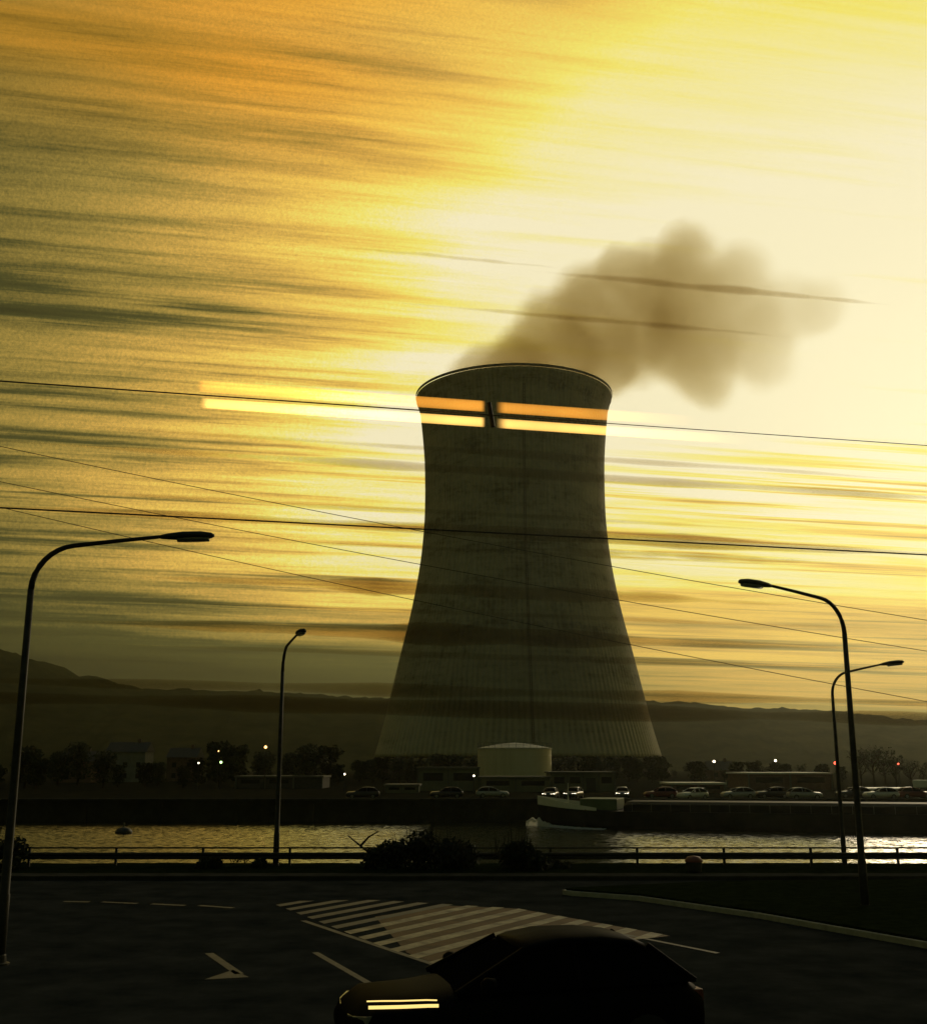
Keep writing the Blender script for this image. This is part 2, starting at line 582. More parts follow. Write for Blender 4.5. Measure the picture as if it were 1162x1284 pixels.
tip, upp, low = on(705, 1122), on(1240, 1109), on(1240, 1204)
isl = [(tip.x, tip.y), (tip.x + 0.25, tip.y - 0.35), (on(800, 1130).x, on(800, 1130).y), (on(950, 1152).x, on(950, 1152).y), (low.x, low.y),
       (low.x + 20, low.y - 12), (upp.x + 25, upp.y), (upp.x, upp.y), (on(900, 1112).x, on(900, 1112).y), (tip.x + 0.3, tip.y + 0.3)]
bm = bmesh.new()
slab(bm, isl, 0.0, 0.12)
struct(finish('traffic_island_kerb', bm, M['kerb']))
cen = Vector((sum(p[0] for p in isl) / len(isl), sum(p[1] for p in isl) / len(isl)))
inner = []
for k, p in enumerate(isl):
    a, b, c = Vector(isl[k - 1]), Vector(p), Vector(isl[(k + 1) % len(isl)])
    n1 = Vector((-(b - a).y, (b - a).x)).normalized()
    n2 = Vector((-(c - b).y, (c - b).x)).normalized()
    n = (n1 + n2).normalized() * 0.10
    if (b + n - cen).length > (b - cen).length:
        n = -n
    q = b + n
    inner.append((q.x, q.y))
bm = bmesh.new()
slab(bm, inner, 0.05, 0.17)
struct(finish('traffic_island_grass', bm, M['grass']))

# road markings: hatched gore, edge lines, arrow
bm = bmesh.new()
gore = [on(335, 1131), on(470, 1129), on(650, 1140), on(840, 1174), on(700, 1190), on(562, 1216), on(480, 1188)]
sheet(bm, [(p.x, p.y) for p in [on(470, 1150), on(560, 1136)] + gore[2:6] + [on(510, 1195)]], 0.004)
struct(finish('coloured_road_surface', bm, M['old_asphalt']))
bm = bmesh.new()
s0 = on(542, 1206)
s1 = on(641, 1178)
sd = Vector((s1.x - s0.x, s1.y - s0.y)).normalized()
sn = Vector((sd.y, -sd.x))
poly = [Vector((p.x, p.y)) for p in gore]


def clip_line(o, d):
    """where the line o + t d crosses the gore's outline"""
    ts = []
    for k in range(len(poly)):
        a, b = poly[k], poly[(k + 1) % len(poly)]
        e = b - a
        den = d.x * e.y - d.y * e.x
        if abs(den) < 1e-9:
            continue
        t = ((a.x - o.x) * e.y - (a.y - o.y) * e.x) / den
        u = ((a.x - o.x) * d.y - (a.y - o.y) * d.x) / den
        if 0 <= u <= 1:
            ts.append(t)
    return (min(ts), max(ts)) if len(ts) >= 2 else None


base = Vector((s0.x, s0.y))
bmf = bmesh.new()
for k in range(-20, 55):
    o1, o2 = base + sn * (k * 0.72), base + sn * (k * 0.72 + 0.33)
    c1, c2 = clip_line(o1, sd), clip_line(o2, sd)
    if c1 and c2:
        a, b, c, d = o1 + sd * c1[0], o1 + sd * c1[1], o2 + sd * c2[1], o2 + sd * c2[0]
        mid = (a + b + c + d) / 4
        sheet(bm if CX + F_PX * mid.x / mid.y > 505 else bmf, [a, b, c, d], 0.008)


def strip(bm, a, b, w, z):
    a, b = Vector((a.x, a.y)), Vector((b.x, b.y))
    n = (b - a).normalized()
    n = Vector((-n.y, n.x)) * w / 2
    sheet(bm, [a + n, b + n, b - n, a - n], z)


struct(finish('hatched_road_marking', bm, M['road_paint']))
struct(finish('rubbed_road_marking', bmf, M['faint_paint']))
bm = bmesh.new()
strip(bm, on(380, 1155), on(570, 1219), 0.14, 0.006)
for a, b in (((80, 1131), (112, 1131.5)), ((128, 1131.5), (172, 1133.5)), ((190, 1134), (232, 1136)), ((250, 1136), (292, 1139))):
    strip(bm, on(*a), on(*b), 0.18, 0.006)
strip(bm, on(262, 1196), on(300, 1222), 0.16, 0.006)
pa, pb, pc = on(256, 1229), on(312, 1226), on(292, 1217)
sheet(bm, [(pa.x, pa.y), (pb.x, pb.y), (pc.x, pc.y)], 0.006)
strip(bm, on(395, 1195), on(470, 1238), 0.13, 0.006)
strip(bm, on(780, 1172), on(900, 1196), 0.12, 0.0075)
struct(finish('road_line_marking', bm, M['faint_paint']))

# far quay road
bm = bmesh.new()
sheet(bm, [(-600, 139.5), (600, 139.5), (600, 162), (-600, 162)], FAR_Z)
struct(finish('quay_road', bm, M['soil']))

# hills behind
bm = bmesh.new()
ctrl = [(-900, 760), (-500, 785), (-200, 795), (0, 818), (60, 832), (110, 850), (200, 866), (330, 873), (480, 879), (640, 880), (800, 884), (950, 893), (1162, 906), (1400, 905), (1700, 890), (2200, 880)]


def ridge_y(px):
    for (a, ya), (b, yb) in zip(ctrl, ctrl[1:]):
        if a <= px <= b:
            t = (px - a) / (b - a)
            t = t * t * (3 - 2 * t)
            return ya + (yb - ya) * t
    return 880


HY = 1350.0
n = 620
rows = []
steps = [0, 0.08, 0.18, 0.3, 0.42, 0.55, 0.68, 0.8, 0.9, 1.0, 1.2, 1.6]
for s in steps:
    row = []
    for i in range(n + 1):
        px = -900 + 3100 * i / n
        top = at(px, ridge_y(px), HY)
        h = top.z + 1.0
        Y = 760 + (HY - 760) * s
        f = math.sin(min(s, 1.0) * math.pi / 2) ** 1.15 if s <= 1 else 1.0 - 0.35 * (s - 1)
        z = -1 + h * f
        if s > 0:
            z += 7.0 * noise.noise(Vector((top.x * 0.006, s * 4, 1))) * (0.25 if s >= 1 else 1)
            z += 3.2 * noise.noise(Vector((top.x * 0.045, s * 9, 5))) + 2.4 * noise.noise(Vector((top.x * 0.16, s * 30, 9)))
        row.append(bm.verts.new((top.x * (0.75 + 0.25 * s), Y, z)))
    rows.append(row)
for a, b in zip(rows, rows[1:]):
    for k in range(n):
        bm.faces.new((a[k], a[k + 1], b[k + 1], b[k]))
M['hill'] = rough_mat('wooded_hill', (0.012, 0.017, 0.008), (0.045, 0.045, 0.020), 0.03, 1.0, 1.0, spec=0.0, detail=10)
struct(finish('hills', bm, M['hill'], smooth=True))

# quay walls
bm = bmesh.new()
box(bm, -700, 700, 137.2, 138.6, -4.4, FAR_Z + 0.12)
for i in range(-70, 71):
    box(bm, i * 9.0 - 0.25, i * 9.0 + 0.25, 136.9, 137.19, -4.3, FAR_Z - 0.25)
w = thing('quay_wall', 'long dark stone quay wall along the far bank of the river', 'wall')
finish('wall', bm, M['quay'], w)
bm = bmesh.new()
box(bm, -700, 700, 136.8, 138.75, FAR_Z + 0.122, FAR_Z + 0.34)
finish('coping', bm, M['paving'], w)
bm = bmesh.new()
box(bm, -300, 300, 41.42, 41.95, -4.4, 0.05)
tag(finish('embankment_wall', bm, M['quay']), 'dark low embankment wall at the near edge of the river', 'wall')

# ------------------------------------------------------------------ cooling tower
TY = 450.0
tc_ = at(648.5, 950, TY)
tower = thing('cooling_tower', 'huge grey concrete hyperboloid cooling tower across the river, steam leaving its mouth', 'cooling tower', (tc_.x, TY, FAR_Z))
rows_px = [(501, 121.5), (519, 117), (546, 114.5), (575, 112.5), (600, 112), (630, 112.3), (660, 113.7), (700, 118), (740, 125), (780, 134), (820, 144.5), (870, 157), (910, 167), (950, 179)]
prof = []
for py, hw in rows_px:
    z = at(646, py, TY).z - FAR_Z
    r = at(646 + hw, py, TY).x - at(646, py, TY).x
    prof.append((r, z))


def smooth_prof(p, m=6):
    out = []
    for i in range(len(p) - 1):
        p0, p1, p2, p3 = p[max(i - 1, 0)], p[i], p[i + 1], p[min(i + 2, len(p) - 1)]
        for k in range(m):
            t = k / m
            out.append(tuple(0.5 * ((2 * p1[j]) + (-p0[j] + p2[j]) * t + (2 * p0[j] - 5 * p1[j] + 4 * p2[j] - p3[j]) * t * t + (-p0[j] + 3 * p1[j] - 3 * p2[j] + p3[j]) * t ** 3) for j in (0, 1)))
    out.append(p[-1])
    return out


body = smooth_prof(prof[1:])
rt, zt = prof[0]
zl = prof[1][1]
zb = body[-1][1]
bm = bmesh.new()
inner_p = [(r - 0.9, z) for r, z in body]
lathe(bm, [(r, z) for r, z in body] + inner_p[::-1] + [body[0]], 160)
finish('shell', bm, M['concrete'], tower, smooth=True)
bm = bmesh.new()
r1 = body[0][0]
lathe(bm, [(r1 + 0.02, zl), (r1 + 0.6, zl + 1.8), (rt - 0.5, zt - 2.6), (rt, zt - 1.6), (rt + 0.15, zt - 0.2), (rt - 0.2, zt), (rt - 1.4, zt), (rt - 1.6, zt - 1.6), (r1 - 0.9, zl), (r1 + 0.02, zl)], 160)
finish('rim', bm, M['concrete'], tower, smooth=False)
bm = bmesh.new()
lathe(bm, [(rt + 0.2, zt + 0.02), (rt + 0.35, zt + 0.02), (rt + 0.35, zt + 1.1), (rt + 0.2, zt + 1.1), (rt + 0.2, zt + 0.02)], 160)
finish('walkway_parapet', bm, M['rim'], tower)
# access ladder up the near face
bm = bmesh.new()
a_l = R(-90 + 3.2)
pl = [Vector(((r + 0.5) * math.cos(a_l), (r + 0.5) * math.sin(a_l), z)) for r, z in body[::-1]]
for off in (-0.35, 0.35):
    tube(bm, [p + Vector((off, 0, 0)) for p in pl], 0.09, 6)
for p, q in zip(pl, pl[1:]):
    for k in range(3):
        c = p.lerp(q, k / 3)
        box(bm, c.x - 0.38, c.x + 0.38, c.y - 0.05, c.y + 0.05, c.z - 0.05, c.z + 0.05)
finish('ladder', bm, M['rim'], tower)
rb = body[-1][0]
for k in range(40):
    bm = bmesh.new()
    a, b = 2 * math.pi * k / 40, 2 * math.pi * (k + 0.5) / 40
    for t in (a + 2 * math.pi / 80 + 2 * math.pi / 80, a):
        tube(bm, [((rb + 3) * math.cos(b), (rb + 3) * math.sin(b), 0), ((rb - 0.4) * math.cos(t), (rb - 0.4) * math.sin(t), zb + 0.2)], 0.45, 8)
    finish('column', bm, M['rim'], tower, smooth=True)

# ------------------------------------------------------------------ steam
bm = bmesh.new()
puffs = [(640, 500, 70, 0), (590, 478, 34, 0), (655, 452, 46, 0), (700, 470, 44, 4), (690, 412, 52, 4), (745, 455, 46, 10), (742, 385, 58, 10), (775, 335, 32, 14), (800, 420, 66, 14), (812, 350, 50, 16),
         (862, 315, 42, 20), (862, 375, 66, 22), (868, 440, 62, 22), (890, 480, 38, 24), (925, 350, 50, 26), (935, 410, 66, 28), (985, 390, 52, 34), (1020, 395, 36, 38), (960, 450, 46, 30), (1030, 380, 40, 42), (765, 462, 40, 8), (606, 458, 30, 0), (650, 470, 46, -14), (715, 448, 46, -6)]
field = []
for px, py, r, dy in puffs:
    c = at(px, py, TY + dy)
    rr = r * TY / F_PX
    field.append((c, rr))
    bmesh.ops.create_icosphere(bm, subdivisions=3, radius=rr * 1.2, matrix=Matrix.Translation(c))
plume = finish('steam_plume', bm, steam_mat(field), recalc=False)
md = plume.modifiers.new('merge', 'REMESH')
md.mode = 'VOXEL'
md.voxel_size = 1.8
tag(plume, 'brown-grey billowing steam plume drifting right from the cooling tower mouth', 'steam', kind='thing')

# dark streaks of window reflection, added as absorbing streamers in front of the tower
bm = bmesh.new()
for px0, py0, half, rv, dy in ((905, 362, 70, 1.7, -6), (560, 322, 48, 1.0, 0), (760, 402, 80, 1.3, 4), (690, 572, 150, 1.6, 0), (700, 596, 190, 2.3, -8), (520, 640, 160, 1.2, 3),
                               (640, 668, 210, 3.2, -4), (640, 692, 120, 1.2, 5), (600, 741, 120, 3.4, 0), (860, 697, 60, 2.0, 6), (660, 772, 150, 1.3, -3), (600, 797, 150, 3.6, 4),
                               (700, 826, 160, 1.5, -5), (600, 868, 240, 2.6, 2), (680, 891, 260, 4.0, -2)):
    c = at(px0, py0, 372 + dy)
    ru = random.Random(int(px0 + py0))
    pts, rr = [], []
    for k in range(29):
        t = -1 + 2 * k / 28
        pts.append(c + TRACK * (half * t) + Vector((0, 0, 0.5 * noise.noise(Vector((t * 3, py0, 0))))))
        rr.append(max(0.02, rv * (1 - abs(t) ** 1.6) * (0.75 + 0.6 * noise.noise(Vector((t * 5, py0 * 0.1, 4))))))
    tube(bm, pts, rr, 12)
m = bpy.data.materials.new('dark_window_streak')
m.use_nodes = True
nt = m.node_tree
nt.nodes.clear()
o_ = nt.nodes.new('ShaderNodeOutputMaterial')
ab = nt.nodes.new('ShaderNodeVolumeAbsorption')
ab.inputs['Color'].default_value = (0.52, 0.40, 0.18, 1)
ab.inputs['Density'].default_value = 0.30
nt.links.new(ab.outputs[0], o_.inputs['Volume'])
tag(finish('window_streaks', bm, m, smooth=True), 'long thin dark window reflection streaks, added as streamers across the tower and steam', 'window streaks', kind='stuff')

# ------------------------------------------------------------------ plant buildings on the far bank
c = at(645, 950, 232)
t = thing('storage_tank', 'squat pale cylindrical storage tank standing before the cooling tower foot', 'storage tank', (c.x, 232, FAR_Z))
rad = 45 * 232 / F_PX
top = at(645, 938, 232 - rad).z - FAR_Z
bm = bmesh.new()
lathe(bm, [(rad, 0), (rad, top)], 64)
for k in range(1, 5):
    lathe(bm, [(rad + 0.003, top * k / 5 - 0.06), (rad + 0.05, top * k / 5), (rad + 0.003, top * k / 5 + 0.06)], 64)
finish('wall', bm, M['tank'], t, smooth=True)
bm = bmesh.new()
lathe(bm, [(rad + 0.12, top - 0.15), (rad + 0.12, top + 0.05), (rad * 0.5, top + 0.8), (0.01, top + 1.2)], 64)
finish('roof', bm, M['pale_roof'], t)
bm = bmesh.new()
for zz in (0.55, 1.05):
    lathe(bm, [(rad - 0.02, top + zz), (rad + 0.05, top + zz), (rad + 0.05, top + zz + 0.06), (rad - 0.02, top + zz + 0.06), (rad - 0.02, top + zz)], 48)
for k in range(32):
    a = 2 * math.pi * k / 32
    tube(bm, [(rad * math.cos(a), rad * math.sin(a), top), (rad * math.cos(a), rad * math.sin(a), top + 1.08)], 0.03, 5)
finish('handrail', bm, M['steel'], t)
bm = bmesh.new()
for k in range(26):
    a = R(-60 + k * 4.2)
    z = top * k / 25
    box(bm, (rad + 0.5) * math.cos(a) - 0.4, (rad + 0.5) * math.cos(a) + 0.4, (rad + 0.5) * math.sin(a) - 0.4, (rad + 0.5) * math.sin(a) + 0.4, z, z + 0.08)
finish('stair', bm, M['steel'], t)


def hall(x0, x1, py_top, Y, depth, label, name='plant_hall', wall='cladding', roof='roofing', pil=4.0, lit=0):
    a, b = at(x0, py_top, Y), at(x1, py_top, Y)
    h = a.z - FAR_Z
    W = b.x - a.x
    t = thing(name, label, 'building', ((a.x + b.x) / 2, Y, FAR_Z))
    bm = bmesh.new()
    box(bm, -W / 2, W / 2, 0, depth, 0, h)
    finish('wall', bm, M[wall], t)
    bm = bmesh.new()
    box(bm, -W / 2 - 0.3, W / 2 + 0.3, -0.3, depth + 0.3, h + 0.003, h + 0.28)
    finish('roof', bm, M[roof], t)
    k = max(2, int(W / pil))
    for i in range(k + 1):
        bm = bmesh.new()
        x = -W / 2 + W * i / k
        box(bm, x - 0.13, x + 0.13, -0.22, -0.003, 0, h - 0.003)
        finish('pilaster', bm, M['steel'], t)
    for i in range(k):
        if i % 3 == 2:
            bm = bmesh.new()
            x = -W / 2 + W * (i + 0.5) / k
            box(bm, x - W / k * 0.3, x + W / k * 0.3, -0.06, -0.004, 0, min(h * 0.75, 2.4))
            finish('door', bm, M['slate'], t)
            continue
        bm = bmesh.new()
        x = -W / 2 + W * (i + 0.5) / k
        box(bm, x - W / k * 0.33, x + W / k * 0.33, -0.05, -0.004, h * 0.45, h * 0.8)
        finish('window', bm, M['lit_white'] if lit and i == lit else M['glass'], t)
    return t


hall(524, 600, 964, 196, 14, 'grey-green low hall left of the pale tank, lined with vertical posts')
hall(602, 690, 976, 188, 9, 'low hall standing right beneath the pale storage tank')
hall(691, 770, 970, 190, 12, 'grey hall with close vertical posts right of the pale tank', pil=2.2)
hall(484, 524, 986, 180, 8, 'tiny low shed beside the left end of the far halls', pil=2.5)
hall(938, 1042, 971, 205, 16, 'long low warehouse with a pale bright roof on the right bank', 'warehouse', 'brick', 'pale_roof', 5)
hall(842, 908, 984, 178, 9, 'low dark shed with pale roof edge left of the bright-roofed warehouse', 'shed', 'brick', 'pale_roof', 4)
hall(1088, 1150, 991, 176, 8, 'low dark shed by the right edge under the bare trees', 'shed', 'brick', 'pale_roof', 4)
hall(296, 404, 975, 215, 12, 'long low building with faint pale roof edge on the dark left bank', 'long_shed', 'slate', 'roofing', 5)


def house(px, py_eave, Y, w_px, label, wall='plaster', dpt=8.0):
    a = at(px, py_eave, Y)
    h = a.z - FAR_Z
    W = w_px * Y / F_PX
    t = thing('house', label, 'house', (a.x, Y, FAR_Z))
    bm = bmesh.new()
    box(bm, -W / 2, W / 2, 0, dpt, 0, h)
    finish('wall', bm, M[wall], t)
    bm = bmesh.new()
    rh = 2.6
    prof_ = [(-0.4, h + 0.004), (dpt + 0.4, h + 0.004), (dpt / 2, h + rh)]
    loft(bm, [[(x, y, z) for y, z in prof_] for x in (-W / 2 - 0.3, W / 2 + 0.3)])
    rf = finish('roof', bm, M['slate'], t)
    bm = bmesh.new()
    box(bm, W * 0.2, W * 0.2 + 0.7, dpt / 2 - 0.4, dpt / 2 + 0.3, h + rh - 1.0, h + rh + 0.8)
    finish('chimney', bm, M['brick'], rf)
    k = max(2, int(W / 3))
    for lv in range(max(1, int(h / 2.8))):
        for i in range(k):
            bm = bmesh.new()
            x = -W / 2 + W * (i + 0.5) / k
            z = 0.9 + lv * 2.8
            box(bm, x - 0.55, x + 0.55, -0.05, -0.004, z, z + 1.3)
            finish('window', bm, M['glass'], t)
    return t


house(158, 943, 300, 48, 'pale grey gabled house on the dark left bank below the hill')
house(95, 955, 290, 40, 'dark brick house left of the pale gabled house', 'brick')
house(228, 950, 310, 36, 'small dark brick house right of the pale gabled house', 'brick')
house(905, 966, 330, 30, 'small gabled house left of the bare trees on the right bank', 'brick')

# white box sign at the right edge
c = at(1162, 983, 172)
s = thing('billboard', 'white rounded board on two posts at the right edge of the far bank', 'sign', (c.x, 172, FAR_Z))
bm = bmesh.new()
zc = c.z - FAR_Z
box(bm, -2.1, 2.1, -0.12, 0.12, zc - 0.55, zc + 0.55, 0.1)
finish('board', bm, M['barge_white'], s)
for x in (-1.3, 1.3):
    bm = bmesh.new()
    tube(bm, [(x, 0.2, 0), (x, 0.2, zc + 0.4)], 0.07, 8)
    finish('post', bm, M['pole'], s)


# ------------------------------------------------------------------ trees
def make_tree(kind, seed, h):
    rnd = random.Random(seed)
    root = bpy.data.objects.new('bare_tree' if kind == 'bare' else 'leafy_tree', None)
    col.objects.link(root)
    bm = bmesh.new()
    lean = rnd.uniform(-0.2, 0.2)
    tube(bm, [(0, 0, 0), (lean * 0.3, 0, h * 0.3), (lean, 0.1, h * 0.62)], [0.03 * h, 0.022 * h, 0.012 * h], 7)
    tips = []
    nl = 14 if kind == 'bare' else 8
    for k in range(nl):
        a = rnd.uniform(0, 6.28)
        z0 = h * rnd.uniform(0.25, 0.6)
        L_ = h * rnd.uniform(0.2, 0.42)
        e = Vector((lean * z0 / h + math.cos(a) * L_ * 0.7, math.sin(a) * L_ * 0.7, z0 + L_ * rnd.uniform(0.6, 1.0)))
        m_ = Vector((lean * z0 / h, 0, z0)).lerp(e, 0.5) + Vector((0, 0, -0.04 * h))
        tube(bm, [(lean * z0 / h, 0, z0), m_, e], [0.011 * h, 0.008 * h, 0.003 * h], 5)
        tips.append(e)
        if kind == 'bare':
            for _ in range(6):
                s_ = m_.lerp(e, rnd.random())
                q = s_ + Vector((rnd.gauss(0, 1), rnd.gauss(0, 1), rnd.uniform(0.2, 1.6))).normalized() * h * rnd.uniform(0.1, 0.2)
                tube(bm, [s_, q], [0.005 * h, 0.002 * h], 4)
                tips.append(q)
    finish('trunk', bm, M['bark'], root)
    bm = bmesh.new()
    if kind == 'bare':
        leaves(bm, [(p.x, p.y, p.z, 0.06 * h, 0.06 * h, 0.06 * h) for p in tips], 420, 0.028 * h, rnd)
    else:
        bl = [(lean, 0, h * 0.62, h * 0.26, h * 0.26, h * 0.3)]
        for p in tips:
            s_ = h * rnd.uniform(0.12, 0.2)
            bl.append((p.x, p.y, min(p.z, h * 0.86), s_, s_, s_ * 0.8))
        bl.append((0, 0, h * 0.28, h * 0.3, h * 0.3, h * 0.18))
        leaves(bm, bl, 1500, 0.05 * h, rnd)
    finish('crown', bm, M['leaf'], root, recalc=False)
    return root


protos = {('leafy', k): make_tree('leafy', 20 + k, 8.0) for k in range(4)}
protos.update({('bare', k): make_tree('bare', 40 + k, 8.0) for k in range(3)})
used = set()


def place_tree(kind, k, px, Y, py_top, label, group):
    p = protos[(kind, k)]
    x = at(px, 960, Y).x
    h = at(px, py_top, Y).z - FAR_Z
    sc = h / 8.0
    rz = random.uniform(0, 6.28)
    if (kind, k) in used:
        o = dup(p, (x, Y, FAR_Z), rz, label, sc)
    else:
        used.add((kind, k))
        o = p
        o.location = (x, Y, FAR_Z)
        o.rotation_euler = (0, 0, rz)
        o.scale = (sc,) * 3
    tag(o, label, 'tree', group)
    return o


ORD = 'first second third fourth fifth sixth seventh eighth ninth tenth eleventh twelfth thirteenth fourteenth fifteenth sixteenth seventeenth eighteenth nineteenth twentieth'.split()
rnd = random.Random(11)
# row before the tower's foot, on both sides of the tank
for i in range(10):
    px = 452 + i * 15.5
    place_tree('leafy', i % 4, px + rnd.uniform(-3, 3), 285 + rnd.uniform(-14, 14), 947 + rnd.uniform(-4, 5),
               f'{ORD[i]} dark tree from the left in the row left of the tank', 'dark trees left of the tank')
for i in range(10):
    px = 698 + i * 14.5
    place_tree('leafy', (i + 1) % 4, px + rnd.uniform(-3, 3), 285 + rnd.uniform(-14, 14), 948 + rnd.uniform(-3, 5),
               f'{ORD[i]} dark tree from the left in the row right of the tank', 'dark trees right of the tank')
# dark left bank
for i in range(18):
    px = 4 + i * 25
    place_tree('leafy', (i * 3) % 4, px + rnd.uniform(-8, 8), 235 + rnd.uniform(-25, 40), 936 + rnd.uniform(-14, 22),
               f'{ORD[i]} dark tree from the left on the shadowed left bank', 'trees on the left bank')
# right bank
for i in range(12):
    px = 850 + i * 18
    place_tree('leafy' if i % 3 else 'bare', i % 3, px + rnd.uniform(-8, 8), 262 + rnd.uniform(-20, 45), 958 + rnd.uniform(-8, 8),
               f'{ORD[i]} small tree from the left behind the bright-roofed warehouse', 'small trees on the right bank')
for i, (px, pt) in enumerate([(1078, 936), (1094, 930), (1108, 938), (1122, 945), (1140, 950), (1156, 954)]):
    place_tree('bare', i % 3, px, 225 + rnd.uniform(-10, 15), pt,
               f'{ORD[i]} sparse tree from the left in the clump right of the tall lamp', 'sparse trees by the right edge')

# ------------------------------------------------------------------ near shrubs on the embankment


def bush(px0, px1, py_top, Y, label, seed, n=2600, twig=None):
    rnd = random.Random(seed)
    a, b = at(px0, py_top, Y), at(px1, py_top, Y)
    c = (a + b) / 2
    W, H = b.x - a.x, c.z - 0.1
    root = thing('bush', label, 'bush', (c.x, Y, 0.1), 0, 'dark bushes on the near bank')
    bl = []
    for k in range(max(4, int(W / 0.5))):
        x = rnd.uniform(-0.42, 0.42) * W
        hh = H * (1 - 0.75 * (2 * x / W) ** 2) * rnd.uniform(0.72, 1.0)
        s_ = rnd.uniform(0.28, 0.5) * min(1.0, H)
        bl.append((x, rnd.uniform(-0.35, 0.35), max(s_ * 0.5, hh - s_), s_ * 1.25, s_, s_))
        bl.append((x, rnd.uniform(-0.3, 0.3), hh * 0.4, s_ * 1.4, s_, hh * 0.45))
    bm = bmesh.new()
    leaves(bm, bl, n, 0.10, rnd)
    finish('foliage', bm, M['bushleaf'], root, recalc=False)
    bm = bmesh.new()
    for b_ in bl[::2]:
        tube(bm, [(b_[0] * 0.8, 0, 0), (b_[0] * 0.9, b_[1] * 0.6, b_[2] * 0.5), (b_[0] + rnd.uniform(-.1, .1), b_[1], b_[2] + b_[5] * rnd.uniform(0.9, 1.5))], [0.03, 0.018, 0.006], 5)
    for _ in range(26):
        x = rnd.uniform(-0.48, 0.48) * W
        hh = H * (1 - 0.7 * (2 * x / W) ** 2)
        q0 = Vector((x * 0.9, rnd.uniform(-.2, .2), hh * 0.5))
        q1 = q0 + Vector((rnd.gauss(0, 0.18), rnd.gauss(0, 0.1), hh * rnd.uniform(0.45, 0.8)))
        tube(bm, [q0, q0.lerp(q1, 0.6) + Vector((0.03, 0, 0)), q1], [0.014, 0.010, 0.004], 4)
    if twig:
        for pts in twig:
            q = [at(px, py, Y) - Vector((c.x, Y, 0.1)) for px, py in pts]
            tube(bm, q, [0.05, 0.035, 0.02][:len(q)] if len(q) <= 3 else 0.03, 6)
    finish('stem', bm, M['bark'], root)
    return root


bush(462, 612, 1033, 39.2, 'largest dark bush on the near bank, a bare branch poking out left', 1, 4200,
     [[(470, 1075), (452, 1061), (436, 1048)], [(452, 1061), (462, 1050), (474, 1043)]])
bush(604, 676, 1043, 39.0, 'round dark bush on the near bank just right of the largest bush', 2, 2200)
bush(246, 334, 1072, 39.3, 'low flat dark bush on the bank left of the thin lamp post', 3, 1700)
bush(-60, 28, 1020, 38.8, 'dark bush at the left edge of the near bank', 4, 2600)
bush(660, 720, 1078, 39.4, 'smallest dark bush low on the bank right of the round bush', 5, 900)


# ------------------------------------------------------------------ street lamps
def make_lamp():
    root = bpy.data.objects.new('street_lamp', None)
    col.objects.link(root)
    bm = bmesh.new()
    tube(bm, [(0, 0, 0), (0, 0, 1.2), (0, 0, 1.22), (0, 0, 4), (0, 0, 6.82)], [0.105, 0.10, 0.085, 0.075, 0.062], 14)
    finish('pole', bm, M['pole'], root, smooth=True)
    bm = bmesh.new()
    pts, rr = [], []
    for k in range(9):
        a = math.pi / 2 * k / 8 * 0.93
        pts.append((0.85 * (1 - math.cos(a)), 0, 6.82 + 0.88 * math.sin(a)))
        rr.append(0.060 - 0.012 * k / 8)
    pts += [(1.6, 0, 7.80), (2.5, 0, 7.90)]
    rr += [0.042, 0.036]
    tube(bm, pts, rr, 12)
    finish('arm', bm, M['pole'], root, smooth=True)
    bm = bmesh.new()
    secs = []
    for x, w, h0, h1 in ((2.42, 0.045, 0.04, 0.045), (2.55, 0.09, 0.05, 0.07), (2.85, 0.16, 0.07, 0.10), (3.2, 0.15, 0.06, 0.10), (3.4, 0.10, 0.04, 0.07), (3.46, 0.03, 0.015, 0.03)):
        zc = 7.885 + 0.03 * (x - 2.4)
        secs.append([(x, w * math.cos(2 * math.pi * k / 16), zc + (h1 if math.sin(2 * math.pi * k / 16) > 0 else h0) * math.sin(2 * math.pi * k / 16)) for k in range(16)])
    loft(bm, secs)
    hd = finish('lamp_head', bm, M['pole'], root, smooth=True)
    bm = bmesh.new()
    secs = []
    for x, w in ((2.75, 0.09), (2.9, 0.13), (3.2, 0.125), (3.36, 0.07)):
        zc = 7.825 + 0.03 * (x - 2.4)
        secs.append([(x, w * math.cos(2 * math.pi * k / 12), zc + 0.05 * math.sin(2 * math.pi * k / 12)) for k in range(12)])
    loft(bm, secs)
    finish('lens', bm, M['lens'], hd, smooth=True)
    bm = bmesh.new()
    lathe(bm, [(0.19, 0), (0.19, 0.03), (0.13, 0.05), (0.12, 0.16), (0.106, 0.18)], 16, cap=True)
    finish('base', bm, M['pole'], root)
    return root


lamp0 = make_lamp()
G = 'curved-arm street lamps'


def place_lamp(base_px, base_py, Y, rotz, label, sc=1.0, first=False):
    x = at(base_px, base_py, Y).x
    if first:
        lamp0.location = (x, Y, 0)
        lamp0.rotation_euler = (0, 0, rotz)
        tag(lamp0, label, 'street lamp', G)
    else:
        dup(lamp0, (x, Y, 0.0), rotz, label, sc)


place_lamp(37, 760, 21.4, R(3), 'large curved street lamp at left, arm reaching right over the sky', first=True)
place_lamp(1059, 800, 28.8, R(180 + 28), 'tall curved street lamp at right, arm reaching left')
place_lamp(1045.5, 900, 41.0, R(-56), 'smaller street lamp just behind the tall right lamp, arm pointing right', 0.88)
place_lamp(354, 850, 40.6, R(-70), 'thin distant street lamp standing in front of the left stretch of river', 1.0)

